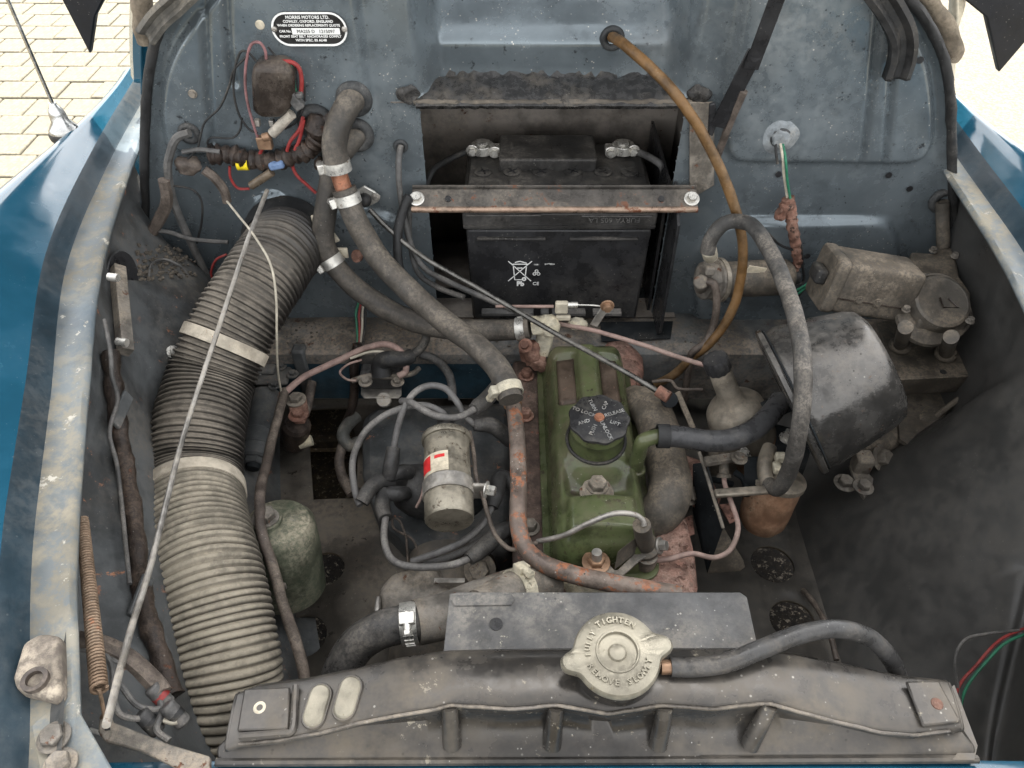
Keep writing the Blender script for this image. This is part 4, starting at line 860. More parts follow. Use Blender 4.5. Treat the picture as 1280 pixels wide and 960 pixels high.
pipe('cable', [(525, 442, .70), (545, 450, .69), (562, 470, .68), (566, 500, .66)], .0062, m_grayc, 'grey cable bending down right of the starter switch', 'cable')

# crumbs of dirt lying at the back of the left wheel arch and on the shelf
mb = MB()
for k in range(170):
    p = onwall(random.uniform(172, 245), random.uniform(306, 350), .004)
    if abs((p - CAM).dot(V((0, CP, -SP))) - .75) < .001: continue
    q = MB().ball(p, random.uniform(.0012, .0038), 6, (1, 1, .7)); mb.add(q.v, q.f)
for k in range(160):
    p = W(random.uniform(355, 640), random.uniform(392, 432), z=ZS + .001); q = MB().ball(p, random.uniform(.0008, .0022), 6, (1, 1, .6)); mb.add(q.v, q.f)
for k in range(60):
    p = W(random.uniform(850, 1000), random.uniform(385, 430), z=ZS + .001); q = MB().ball(p, random.uniform(.0008, .002), 6, (1, 1, .6)); mb.add(q.v, q.f)
tag(obj('dirt_crumbs', mb.lump(.0008, 300), m_floor, car), None, None, kind='stuff')
# ================================================================ ENGINE
en = thing('engine', 'grimy four cylinder engine with chipped green rocker cover and black filler cap', 'engine', (.09, .6, .30))
ex0, ex1, ey0, ey1 = .041, .158, .443, .786
EC = (ex0 + ex1) / 2
mb = MB().box((.085, .61, .50), (.16, .40, .36)); obj('cylinder_block', mb, m_block, en, bevel=.01)
mb = MB().box((.083, .605, .688), (.165, .385, .030)); obj('cylinder_head', mb, m_block, en, bevel=.006)
def rrd(x, y, x0, x1, y0, y1, r):
    dx = max(x0 + r - x, x - (x1 - r), 0); dy = max(y0 + r - y, y - (y1 - r), 0)
    if dx > 0 or dy > 0:
        if dx > 0 and dy > 0: return r - math.hypot(dx, dy)
        return r - max(dx, dy)
    return min(x - x0, x1 - x, y - y0, y1 - y)
def yof(py, z): return W(640, py, z=z).y
yb1, yb2 = yof(600, .758), yof(416, .762); ycap = yof(515, .80); xcap = W(747, 515, z=.80).x
def cover(x, y):
    d = rrd(x, y, ex0, ex1, ey0, ey1, .024)
    h = .054 * (1 - (1 - min(1, max(0, d) / .020)) ** 2.4)
    ed = sm(.016, .026, d)
    h += .010 * math.exp(-((x - EC) / .030) ** 2) * ed * .7
    # pressed panels beside the centre ridge, behind the cap
    if y > ycap + .045:
        dd = min(rrd(x, y, ex0 + .016, EC - .014, ycap + .055, ey1 - .035, .008), 9); de = rrd(x, y, EC + .014, ex1 - .016, ycap + .055, ey1 - .035, .008)
        h -= .009 * sm(-.002, .003, max(dd, de))
        h += .004 * sm(.014, .008, abs(x - EC)) * ed
    # seat for the filler neck
    rc_ = math.hypot(x - xcap, (y - ycap + .010) * 1.0); h += .006 * sm(.054, .036, rc_) * ed
    # valley with bolt, front hump
    h -= .026 * math.exp(-((y - yb1) / .019) ** 2) * ed * sm(.072, .012, abs(x - EC))
    h += .010 * sm(yb1 - .012, yb1 - .03, y) * ed
    return .700 + h + .0006 * mnoise.noise(V((x * 60, y * 60, 0)))
rows = []
nx, ny = 62, 150
for j in range(ny + 1):
    r = []
    for i in range(nx + 1):
        fx, fy = i / nx, j / ny
        fx = .5 - .5 * math.cos(math.pi * (.12 + .76 * fx)) / math.cos(math.pi * .12); x, y = lerp(ex0, ex1, fx), lerp(ey0, ey1, fy)
        r.append(V((x, y, cover(x, y))))
    rows.append(r)
rk = obj('rocker_cover', MB().grid(rows), m_green, en, sharp=70)
obj('gasket_flange', MB().prism([V((EC + sx * ((ex1 - ex0) / 2 + .006 - .02) + .02 * math.cos(a), (ey0 + ey1) / 2 + sy * ((ey1 - ey0) / 2 + .006 - .02) + .02 * math.sin(a), .7035)) for sx, sy, a0 in ((1, 1, 0), (-1, 1, 90), (-1, -1, 180), (1, -1, 270)) for a in [R(a0 + k * 18) for k in range(6)]], V((0, 0, .006))), m_green, rk, bevel=.001)
for xa_, xb_ in ((ex0 + .019, EC - .017), (EC + .017, ex1 - .019)):
    pr = []
    for yy in [lerp(ycap + .060, ey1 - .040, k / 8) for k in range(9)]: pr.append([V((x_, yy, cover(x_, yy) + .0012)) for x_ in [lerp(xa_, xb_, k / 5) for k in range(6)]])
    obj('pressed_panel', MB().grid(pr), M('oily_brown_panel', (.062, .044, .032), .35, 0, .5, (.10, .075, .055), 26, .4, .3, chips=.2, ccol=(.16, .10, .07)) if xa_ < EC - .02 else bpy.data.materials['oily_brown_panel'], rk, solid=.001)
cn = V((xcap, ycap - .012, .768)); nax = V((0, -.10, 1)).normalized()
obj('filler_neck', MB().lathe(cn, nax, [(.0350, -.014), (.0350, -.004), (.0325, -.002), (.0315, .004), (.0315, .020), (.0325, .022), (.030, .032), (0, .032)], 36), m_green, rk)
obj('neck_seal', MB().torus(cn - nax * .003, nax, .0345, .0022, 36), m_rub, rk)
oc = obj('filler_cap', MB().lathe(cn + nax * .032, nax, [(.028, 0), (.0335, .0015), (.0348, .004), (.0340, .0065), (.030, .0075), (.010, .0080), (0, .0080)], 96, rmul=lambda t, r, h: 1 + .035 * math.cos(9 * t) * sm(.02, .034, r)), m_black, rk)
ct_ = cn + nax * .0402; obj('cap_rivet', MB().lathe(ct_, nax, [(.0062, 0), (.0055, .0018), (.0025, .0022), (0, .0014)], 18), m_copper, oc)
for i, s_ in enumerate(('RELEASE', 'CAP', 'TURN', 'TO LOCK', 'AND', 'PUSH', 'UNLOCK', 'LIFT')):
    a = R(20 + 45 * i); dr = V((math.cos(a), math.sin(a), 0)); dr = (dr - nax * dr.dot(nax)).normalized(); tn = nax.cross(dr)
    obj('cap_lettering', text(s_, .0066, ct_ + dr * .019 + nax * .0002, dr if math.cos(a) > 0 else -dr, tn if math.cos(a) > 0 else -tn, .0003), M('cap_print', (.26, .26, .25), .7, 0, .4, sc=80) if i == 0 else bpy.data.materials['cap_print'], oc)
for x, y, k in ((EC - .001, yb1, 1), (EC - .012, yb2 + .0, .9)):
    z = cover(x, y); c = V((x, y, z - .002))
    o = obj('cup_washer', MB().lathe(c, UP, [(.020, 0), (.020, .003), (.016, .006), (.017, .009), (.013, .012), (0, .012)], 30), m_brack, rk)
    obj('cover_bolt', MB().lathe(c + UP * .012, UP, [(.0125, 0), (.0125, .002), (.0105, .003)], 20).hexa(c + UP * .014, UP, .0108, .009), m_brack, o, sharp=30)
P = spline([V((EC + .045, yof(583, .75), .738)), V((EC + .047, yof(575, .76), .768)), W(803, 553, z=.795), W(815, 547, z=.80), W(829, 545, z=.80)], 8)
obj('breather_stub', MB().tube(P, .0088, 18), m_green, rk)
obj('stub_collar', MB().torus(P[2], (P[3] - P[1]), .010, .003), m_green, rk)
P = spline(PTS([(826, 545, .80), (850, 546, .80), (885, 551, .80), (915, 549, .80), (945, 535, .80), (968, 512, .80), (975, 500, .80)]), 8)
bh = thing('breather_hose', 'shiny black breather hose from the rocker cover to the air filter', 'hose', W(900, 560, z=.785))
obj('rubber_hose', MB().tube(P, .0125, 20), M('shiny_hose', (.045, .045, .046), .33, 0, .3, (.22, .2, .17), 40, .3, .15, up=.6), bh); obj('split_end', MB().ring(P[1], P[2] - P[0], .0122, .0138, .014, 24), m_rub, bh)
# spark plugs on head side
for i, (px, py) in enumerate(((660, 560), (662, 610))):
    c = W(px, py, z=.672); o = obj('spark_plug', MB().hexa(c, V((-.75, -.1, .6)), .010, .010).cyl(c, c + V((-.02, -.003, .016)), .006), m_pink, en)
for px, py in ((658, 470), (657, 520), (663, 660), (672, 700)): bolt(en, W(px, py, z=.705), UP, .008, .010, m_rust if py < 600 else m_brack, 1.4, 'head_nut')
# thermostat area / front of head
obj('front_lug', MB().ball(W(655, 590, z=.69), .014, 14, (.7, 1.6, .7)).lump(.004, 90), m_pink, en)
c = W(722, 712, z=.70); obj('thermostat_housing', MB().lathe(c + V((.01, -.012, -.03)), UP, [(.045, 0), (.045, .012), (.036, .020), (.034, .032), (.028, .038), (0, .040)], 32).lump(.0012, 100), m_corrode, en)
P = [W(a, b, z=.705) for a, b in ((660, 690), (700, 696), (790, 693), (830, 690), (868, 715), (872, 750), (700, 760), (655, 735))]
obj('front_casting', MB().prism(P, V((0, 0, -.05))), m_pink, en, bevel=.008)
obj('manifold_flange', MB().prism([W(a, b, z=.700) for a, b in ((815, 640), (858, 640), (870, 690), (876, 740), (835, 745), (820, 700))], V((0, 0, -.06))).lump(.002, 60), m_pink, en, bevel=.01, bseg=3)
# manifold pipes on the right
mf = thing('exhaust_manifold', 'fat grey brown manifold pipe curling down the right of the engine', 'manifold', W(830, 650, z=.66))
P = spline(PTS([(792, 505, .715), (812, 512, .735), (824, 540, .735), (832, 575, .730), (838, 605, .725), (832, 632, .715), (812, 650, .695), (795, 660, .67)]), 8)
obj('manifold_pipe', MB().tube(P, .0255, 26).lump(.0008, 40), m_motor, mf)
obj('manifold_collar', MB().ring(at(P, .36)[0], at(P, .36)[1], .024, .0278, .007, 30), m_motor, mf)
obj('rust_casting', MB().ball(W(775, 460, z=.690), .045, 24, (.75, 1.25, .5)).lump(.004, 40), m_pink, mf)
obj('rust_casting', MB().prism([W(a, b, z=.70) for a, b in ((852, 565), (880, 575), (902, 620), (896, 640), (868, 615), (850, 600))], V((0, 0, -.03))), m_pink, mf, bevel=.005)
bolt(mf, W(862, 617, z=.70), V((.4, -.5, .7)), .009, .008, m_brack)
# side water pipe (flaking orange)
op = thing('water_pipe', 'flaking orange water pipe along the left of the rocker cover', 'pipe', W(660, 700, z=.70))
P = spline(PTS([(638, 496, .755), (643, 515, .752), (647, 560, .752), (648, 610, .752), (648, 655, .75), (657, 685, .745), (680, 705, .742), (720, 719, .742), (770, 730, .742), (822, 739, .742), (850, 744, .74)]), 10)
obj('pipe', MB().tube(P, .0098, 20, rf=lambda f, i: .95 if f < .06 else 1), m_orange, op); obj('end_bead', MB().torus(at(P, .03)[0], at(P, .03)[1], .010, .0022), m_brass, op)
# oil/vacuum pipes
P = spline(PTS([(672, 677, .74), (705, 669, .765), (740, 652, .79), (768, 642, .80), (792, 643, .80), (803, 650, .795), (805, 657, .79)]), 8)
vp_ = thing('vacuum_pipe', 'thin grey vacuum pipe with inline valve at the engine front', 'pipe', W(805, 700, z=.70))
obj('thin_pipe', MB().tube(P, .0030, 10), m_steel, vp_)
a, b = W(802, 655, z=.788), W(807, 684, z=.735); obj('valve_body', MB().lathe(b, a - b, [(.013, -.004), (.0155, -.002), (.0155, .003), (.0105, .006), (.0095, (a - b).length - .002), (.006, (a - b).length), (0, (a - b).length)], 24), m_motor, vp_)
obj('valve_foot', MB().lathe(W(806, 705, z=.712), UP, [(.011, 0), (.012, .004), (.012, .018), (0, .02)], 20), m_brack, vp_)
P = spline(PTS([(812, 701, .715), (835, 699, .72), (865, 692, .725), (892, 697, .72), (912, 688, .72), (922, 666, .72), (921, 648, .72), (913, 625, .725), (906, 605, .73), (905, 590, .735)]), 8)
obj('thin_pipe', MB().tube(P, .0030, 10), m_pinkw, vp_)
P = [W(a, b, z=.738) for a, b in ((732, 702), (738, 692), (752, 695), (768, 712), (772, 712), (797, 688), (818, 675), (828, 685), (800, 700), (778, 720), (765, 724), (740, 712))]
vb = thing('valve_bracket', 'bent metal bracket with bolt holding the inline valve', 'bracket', W(770, 720, z=.72)); obj('bracket', MB().prism(P, V((0, 0, -.004))), m_brack, vb, bevel=.001)
P = [W(768, 712, z=.738), W(772, 690, z=.762), W(795, 672, z=.762), W(797, 690, z=.738)]; obj('bracket_web', MB().prism(P, V((.002, .002, 0))), m_motor, vb)
bolt(vb, W(745, 703, z=.739), UP, .0095, .008, m_brass); obj('stud', MB().cyl(W(746, 700, z=.745), W(746, 690, z=.758), .0055, 12), m_steel, vb); bolt(vb, W(824, 682, z=.738), V((.8, -.3, .5)), .006, .008, m_steel)
# ================================================================ IGNITION
co = thing('ignition_coil', 'silver cylindrical ignition coil with torn red and white label', 'coil', W(562, 665, z=.66))
a, b = W(558, 550, t=.925), W(562, 652, t=.855); ax = a - b; L_ = ax.length
obj('coil_can', MB().lathe(b, ax, [(.020, 0), (.0268, .001), (.0282, .003), (.0282, L_ * .42), (.0275, L_ * .43), (.0275, L_ * .96), (.0295, L_ * .965), (.0305, L_), (.0295, L_ + .004), (.026, L_ + .005), (0, L_ + .005)], 40), m_coil, co)
s0, u0, c0 = basis(ax)
def arc_patch(th0, th1, h0, h1, r, n=14):
    return MB().grid([[b + c0 * (h_ + sk * (k / n)) + (s0 * math.cos(lerp(th0, th1, k / n)) + u0 * math.sin(lerp(th0, th1, k / n))) * r for k in range(n + 1)] for h_, sk in ((h0, .0), (h1, .0))])
vw = (CAM - b).normalized(); thv = math.atan2(vw.dot(u0), vw.dot(s0)); sg = 1 if (s0 * math.cos(thv + .5) + u0 * math.sin(thv + .5)).x < (s0 * math.cos(thv) + u0 * math.sin(thv)).x else -1
lab = obj('label', arc_patch(thv - sg * .05, thv + sg * 1.35, L_ * .46, L_ * .70, .0282), m_labelw, co); obj('label_print', arc_patch(thv + sg * .75, thv + sg * 1.35, L_ * .50, L_ * .68, .0285), m_labelr, lab)
obj('label_print', arc_patch(thv + sg * .1, thv + sg * .55, L_ * .62, L_ * .66, .0285), m_labelr, lab)
obj('coil_tower', MB().lathe(a, ax, [(.017, .004), (.014, .012), (.0105, .028), (.009, .032), (0, .032)], 22), m_boot, co)
pb = MB().ring(b + c0 * L_ * .36, ax, .0284, .0300, .018, 40); obj('mount_band', pb, m_steel, co); obj('mount_lug', MB().box(b + c0 * L_ * .36 + V((.036, 0, .0)), (.016, .005, .026)), m_steel, co, bevel=.002)
bolt(co, b + c0 * L_ * .38 + V((.044, -.004, .004)), V((1, -.3, .1)), .0065, .010, m_zinc)
ds = thing('distributor', 'black distributor cap with rubber booted leads beside the coil', 'distributor', W(510, 640, z=.55))
dc = W(520, 612, z=.645); dax = V((-.75, -.15, .62)).normalized()
obj('distributor_cap', MB().lathe(dc, dax, [(.034, -.05), (.036, -.01), (.035, .0), (.030, .016), (.020, .026), (0, .028)], 28), m_boot, ds)
obj('distributor_body', MB().lathe(dc - dax * .05, -dax, [(.030, 0), (.028, .03), (.02, .06), (0, .062)], 24), m_dark, ds)
for l in ([(492, 560, .715), (489, 580, .705), (487, 597, .690)], [(485, 596, .690), (500, 590, .690), (513, 590, .680)], [(452, 628, .69), (462, 612, .695), (474, 602, .690), (490, 602, .68)], [(485, 617, .68), (498, 617, .68), (508, 617, .67)], [(482, 648, .68), (478, 632, .68), (480, 614, .68)]):
    obj('lead_boot', MB().tube(spline(PTS(l), 6), .0088, 16, rf=lambda f, i: 1 + .12 * math.sin(f * 3)), m_boot, ds)
G = 'ignition leads'
def lead(l, lb_, boots=()):
    o = thing('ignition_lead', lb_, 'ignition lead', W(*l[0][:2], z=l[0][2]), G)
    obj('cable', MB().tube(spline(PTS(l), 8), .0043, 12), m_leadg, o)
    for q in boots: obj('plug_boot', MB().tube(spline(PTS(q), 6), .0088, 16, rf=lambda f, i: .9 + .25 * sm(0, .2, f)), m_boot, o)
lead([(450, 632, .685), (443, 610, .69), (441, 575, .70), (454, 543, .725), (478, 521, .745), (507, 509, .755), (533, 507, .755), (553, 516, .755), (558, 528, .762)], 'grey ignition lead sweeping in a wide loop left of the coil')
lead([(492, 562, .715), (497, 535, .735), (505, 511, .755), (518, 491, .765), (537, 482, .768), (557, 486, .765), (571, 502, .755), (582, 521, .745), (594, 531, .738)], 'grey ignition lead arching above the coil to the elbow boot', [[(592, 531, .738), (612, 531, .735), (624, 538, .725), (637, 550, .70)]])
lead([(502, 501, .75), (514, 503, .765), (530, 513, .77), (550, 521, .77), (574, 521, .765), (594, 511, .76)], 'grey ignition lead curving to the straight boot behind the water pipe', [[(592, 512, .76), (608, 499, .755), (622, 483, .745)]])
lead([(482, 646, .68), (480, 670, .68), (485, 692, .68), (499, 705, .685), (530, 709, .69), (565, 706, .695), (590, 697, .70)], 'lower ignition lead looping under the coil to the long boot', [[(586, 699, .70), (605, 684, .70), (622, 668, .695), (634, 662, .68)]])
lead([(515, 702, .66), (550, 690, .675), (580, 676, .685), (604, 655, .695), (615, 633, .70)], 'ignition lead rising behind the coil to the upright boot', [[(615, 634, .70), (620, 615, .705), (626, 597, .70), (640, 604, .69)]])
lead([(520, 707, .65), (560, 697, .655), (590, 683, .665), (605, 672, .67)], 'short ignition lead tucked under the coil')
pipe('copper_line', [(587, 540, .74), (592, 565, .745), (595, 595, .745), (604, 622, .74), (616, 662, .735), (630, 681, .735), (644, 687, .738), (672, 678, .742)], .0026, m_dirtp, 'thin brown metal line hanging right of the coil', 'pipe')
pipe('wire', [(531, 600, .69), (527, 620, .68), (520, 635, .675)], .0018, m_pinkw, 'frayed thin wire at the left of the coil', 'wire')
for l, lb_ in (([(505, 668, .64), (492, 660, .64), (491, 648, .645), (500, 652, .64), (508, 672, .63)], 'small wire loop under the distributor'), ([(508, 668, .635), (518, 678, .63), (523, 695, .63), (517, 705, .62)], 'brown wire dropping below the distributor'), ([(508, 672, .63), (509, 690, .62), (510, 705, .61)], 'straight thin wire below the distributor')):
    pipe('wire', l, .0016, m_dirtp, lb_, 'wire', 'thin wires under the distributor', seg=8)
solo('bell_housing', MB().prism([W(a_, b_, z=.60) for a_, b_ in ((452, 520), (470, 506), (640, 500), (640, 690), (520, 690), (470, 640), (452, 590))], V((0, 0, -.12))), m_inner, 'dark grey bell housing panel behind the distributor', 'housing', bevel=.012)
# ================================================================ DYNAMO / WATER PUMP
dy = thing('dynamo', 'grimy dark dynamo body low at the front of the engine', 'dynamo', W(540, 770, z=.55))
a, b = W(560, 690, z=.60), W(520, 745, z=.62)
obj('dynamo_body', MB().lathe(V((-.085, .36, .59)), V((.05, 1, 0)), [(.055, 0), (.062, .006), (.062, .10), (.058, .105), (.058, .17), (0, .17)], 40), m_floor, dy)
obj('end_bracket', MB().prism([W(a, b, z=.655) for a, b in ((470, 735), (490, 712), (545, 700), (560, 728), (605, 735), (600, 780), (540, 790), (480, 770))], V((0, 0, -.05))), m_brack, dy, bevel=.012, bseg=3)
bolt(dy, W(600, 712, z=.66), V((-.1, -.6, .8)), .012, .012, m_brack); obj('tab', MB().box(W(562, 727, z=.668), (.035, .006, .006)), m_steel, dy); obj('side_tab', MB().box(W(473, 760, z=.645), (.006, .02, .022)), m_steel, dy, bevel=.002)
hb_ = thing('bottom_hose', 'glossy black coolant hose with jubilee clip at the lower centre', 'hose', W(430, 840, z=.66))
P = spline(PTS([(420, 860, .66), (430, 832, .68), (447, 806, .70), (472, 789, .715), (500, 781, .72), (528, 777, .72), (570, 768, .71)]), 8)
obj('rubber_hose', MB().tube(P, .0195, 24), M('glossy_hose', (.050, .049, .048), .3, 0, .5, (.19, .17, .145), 40, .3, .25), hb_); clamp(hb_, P, .70, .0205, .017, side=(-.1, -.3, 1), m=m_zinc)
obj('pump_neck', MB().tube(spline(PTS([(520, 778, .72), (555, 770, .715), (600, 752, .705), (650, 735, .70)]), 6), .0235, 26), m_brack, hb_)
th = thing('top_hose', 'radiator top hose stub with yellowed clip at the engine front', 'hose', W(650, 745, z=.70))
P = spline(PTS([(600, 762, .745), (630, 745, .735), (655, 735, .725), (690, 728, .71)]), 6); obj('rubber_hose', MB().tube(P, .021, 24), m_brack, th); clamp(th, P, .55, .0218, .015, side=(-.3, .2, 1), m=m_corrode)
# ================================================================ CARBURETTOR
cb = thing('carburettor', 'dusty alloy carburettor dashpot with black ribbed cap', 'carburettor', W(925, 560, z=.66))
a, b = W(902, 470, z=.80), W(922, 520, z=.735); ax = (a - b).normalized(); b = b - ax * .01
obj('dashpot', MB().lathe(b, ax, [(.036, -.045), (.0385, -.03), (.0385, .012), (.0365, .024), (.031, .032), (.021, .038), (.0160, .046), (.0145, .054), (.0132, .098), (.0120, .100), (0, .100)], 40), m_dashp, cb)
obj('lower_body', MB().lathe(b - ax * .03, -ax, [(.0378, -.012), (.0385, 0), (.0385, .010), (.034, .014), (.034, .05), (0, .05)], 40), m_brass, cb)
obj('damper_cap', MB().lathe(b + ax * .094, ax, [(.0150, 0), (.0155, .003), (.0155, .016), (.0140, .019), (0, .0195)], 64, rmul=lambda t, r, h: 1 + .04 * math.cos(12 * t)), m_black, cb)
obj('inlet_flange', MB().box(b - ax * .05 + V((-.035, 0, -.01)), (.05, .05, .05)), m_motor, cb, bevel=.008)
obj('intake_throat', MB().cyl(b - ax * .045 + V((.02, 0, 0)), b - ax * .045 + V((.07, -.02, .0)), .030, 28), m_dark, cb)
for px, py in ((985, 548), (928, 572)): bolt(cb, W(px, py, z=.72), UP, .007, .012, m_zinc)
fb = thing('float_chamber', 'orange brown float bowl with alloy lid under the carburettor', 'float bowl', W(950, 660, z=.63))
b = W(950, 655, z=.645); a = W(972, 598, z=.715); ax = (a - b).normalized(); l_ = (a - b).length
obj('bowl', MB().lathe(b, ax, [(.012, -.006), (.022, -.003), (.0285, .008), (.030, .02), (.0315, l_ * .9), (.0315, l_)], 36), m_bowl, fb)
obj('lid', MB().lathe(a, ax, [(.034, -.003), (.034, .003), (.028, .007), (.016, .009), (.012, .02), (0, .022)], 36), m_dashp, fb)
obj('union', MB().tube(spline(PTS([(962, 560, .745), (956, 578, .745), (957, 598, .735), (966, 612, .73)]), 6), .0088, 16), m_dashp, fb)
obj('clip_ears', MB().box(W(975, 572, z=.75), (.012, .010, .012)).box(W(971, 585, z=.745), (.010, .014, .010)), m_corrode, fb, bevel=.002)
pipe('fuel_hose', [(884, 316, 't', .955), (889, 298, 't', .945), (905, 280, 't', .93), (926, 277, 't', .915), (945, 287, 't', .895), (968, 325, 't', .855), (988, 375, 't', .815), (1001, 430, 't', .785), (1004, 490, 't', .775), (997, 550, 't', .80), (985, 592, 't', .84), (972, 611, 't', .87), (962, 606, 't', .89)], .0092, M('ribbed_hose_dusty', (.045, .044, .042), .55, 0, .55, (.24, .21, .175), 40, .3, .3, up=.8), 'long black fuel hose arching over the air filter', 'hose', seg=20)
# linkage and brackets
hs_ = thing('heat_shield', 'dark folded heat shield plate below the carburettor', 'heat shield', W(895, 715, z=.62))
A_ = [W(866, 580, z=.74), W(882, 578, z=.745), W(904, 660, z=.70), W(884, 717, z=.64), W(866, 640, z=.65)]
obj('dark_plate', MB().prism(A_, V((.0018, 0, .0008))), m_dark, hs_)
obj('folded_foot', MB().prism([W(904, 660, z=.701), W(928, 700, z=.66), W(931, 709, z=.65), W(925, 714, z=.645), W(884, 717, z=.641)], V((0, 0, .0018))), m_motor, hs_)
obj('edge_strip', MB().tube([W(874, 565, z=.75), W(889, 612, z=.73), W(904, 660, z=.702)], .0022, 8), m_brack, hs_)
obj('rusty_tab', MB().prism([W(a, b, z=.69) for a, b in ((899, 632), (916, 630), (919, 652), (912, 655))], V((0, 0, .002))), m_pink, hs_); obj('rusty_tab', MB().prism([W(a, b, z=.665) for a, b in ((856, 648), (865, 645), (868, 668), (861, 671))], V((0, 0, .002))), m_pink, hs_)
lk = thing('linkage', 'small carburettor linkage arms and spindle beside the heat shield', 'linkage', W(905, 620, z=.71))
obj('upper_arm', flat(MB(), [W(880, 580, z=.755), W(925, 573, z=.755)], .010, .008, UP), m_brack, lk, bevel=.001)
obj('lower_arm', flat(MB(), [W(893, 619, z=.735), W(962, 614, z=.735)], .011, .006, UP), m_dashp, lk, bevel=.002)
a, b = W(905, 565, z=.755), W(905, 597, z=.735); obj('spindle', MB().lathe(b, a - b, [(.0085, 0), (.0085, .004), (.006, .005), (.0055, .03), (.006, (a - b).length), (0, (a - b).length + .003)], 18), m_motor, lk)
bolt(lk, W(924, 573, z=.764), UP, .006, .005, m_brack)
for i, l in enumerate(([(918, 590, .72), (930, 600, .715), (934, 620, .71)], [(880, 600, .71), (895, 600, .70), (915, 605, .69)])): obj('link_rod', MB().tube(spline(PTS(l), 5), .004, 10), m_dark, lk)
obj('spindle_drum', MB().lathe(W(945, 595, z=.71), V((1, -.3, .4)), [(.024, -.01), (.024, .01), (.016, .014), (0, .014)], 24), m_dark, lk)
tj = thing('throttle_joint', 'throttle ball joint and lever at the end of the rod', 'lever', W(840, 505, z=.72))
obj('ball_socket', MB().cyl(W(822, 488, y=.648), W(836, 497, y=.638), .0075, 14), m_rust, tj); obj('round_end', MB().lathe(W(836, 500, z=.775), V((0, -.6, .8)), [(.010, 0), (.010, .006), (.005, .008), (0, .008)], 18), m_dark, tj)
obj('lever', flat(MB(), [W(846, 490, z=.775), W(866, 536, z=.75)], .007, .004, V((0, -.6, .8))), m_motor, tj, bevel=.001); obj('wire_arm', MB().tube(spline(PTS([(815, 477, .73), (838, 476, .73), (848, 486, .73), (878, 487, .73)]), 5), .0022, 8), m_dirtp, tj)
# ================================================================ AIR FILTER
cF = W(986, 502, t=.90); dview = (cF - CAM).normalized(); pt_, pb_ = W(944, 417, t=.90), W(1026, 587, t=.90)
nF = dview.cross(pb_ - pt_).normalized(); nF = nF if nF.x > 0 else -nF; nF = (nF + dview * .02).normalized()
rF = (pb_ - pt_).length / 2
af = thing('air_filter', 'large mottled black air filter drum at the right of the carburettor', 'air filter', cF - V((0, 0, rF)))
obj('drum', MB().lathe(cF, nF, [(rF - .004, .004), (rF - .003, .010), (rF * .985, .02), (rF * .90, .06), (rF * .80, .095), (rF * .74, .106), (rF * .62, .112), (0, .114)], 64), m_filter, af)
obj('end_rim', MB().lathe(cF, nF, [(0, -.002), (rF * .95, -.002), (rF + .001, -.001), (rF + .003, .0005), (rF + .003, .005), (rF + .001, .006), (rF - .006, .006)], 64), m_filter, af)
obj('rim_groove', MB().torus(cF + nF * .008, nF, rF - .001, .0012, 64, 8), m_dark, af)
obj('hose_spigot', MB().cyl(cF - nF * .03, cF, .012, 18), m_dark, af)
# ================================================================ FUEL PUMP
fp = thing('fuel_pump', 'grey cylindrical fuel pump lying against the bulkhead shelf', 'pump', W(925, 375, y=.85))
a, b = W(898, 350, y=.835), W(984, 346, y=.86); ax = (b - a).normalized(); L_ = (b - a).length
obj('pump_barrel', MB().lathe(a, ax, [(.025, -.006), (.0262, 0), (.0262, .003), (.0245, .004), (.0245, L_ * .45), (.0252, L_ * .46), (.0252, L_ * .95), (.022, L_), (0, L_)], 36), m_motor, fp)
obj('pump_head', MB().lathe(a, -ax, [(.0295, .0), (.0295, .007), (.026, .009), (.026, .024), (.02, .027), (0, .027)], 12), m_brack, fp, sharp=25)
obj('ribbed_seam', MB().ring(a, ax, .024, .0305, .006, 36), m_dashp, fp)
for px, py, m_ in ((886, 312, m_cream), (876, 352, m_brack)): obj('union', MB().cyl(W(px, py, y=.80), W(px + 2, py + 8, y=.83), .010, 14), m_, fp, bevel=.002)
obj('side_lug', MB().box(W(888, 338, y=.805), (.012, .008, .012)), m_brack, fp, bevel=.002)
obj('end_terminal', MB().cyl(b, b + ax * .014, .012, 18), m_boot, fp)
obj('torn_label', MB().box(W(945, 338, y=.832), (.03, .001, .012), (V((.9, .2, -.3)), V((0, 1, .2)), V((.3, 0, .95)))), m_labelw, fp)
# wires from right grommet to pump
for l, m_, lb_ in (([(974, 172, 'y', .89), (978, 195, 'y', .87), (980, 220, 'y', .868), (985, 252, 'y', .866)], m_insul, 'cream wire hanging from the sealed right grommet'), ([(977, 172, 'y', .89), (982, 200, 'y', .866), (984, 225, 'y', .864), (989, 254, 'y', .862)], m_greenw, 'green wire hanging from the sealed right grommet'), ([(970, 172, 'y', .89), (970, 190, 'y', .875), (972, 205, 'y', .87)], m_rub, 'short black wire at the sealed right grommet')):
    pipe('wire', l, .0017, m_, lb_, 'wire', 'wires from the sealed grommet', seg=8)
hb = thing('wiring_loom', 'frayed brown cloth loom hanging above the fuel pump', 'wiring loom', W(1000, 335, y=.862))
P = spline(PTS([(985, 248, 'y', .864), (988, 265, 'y', .864), (991, 285, 'y', .862), (995, 310, 'y', .862), (997, 328, 'y', .862), (988, 338, 'y', .86), (980, 342, 'y', .86)]), 8)
obj('cloth_sleeve', MB().tube(P, .0066, 12, rf=lambda f, i: 1.25 - .35 * f + .12 * math.sin(i * 2.1)).lump(.0022, 160), m_rust, hb)
obj('frayed_end', MB().ball(W(979, 264, y=.862), .010, 14, (.8, .7, 1.5)).lump(.006, 190, 5), m_rust, hb)
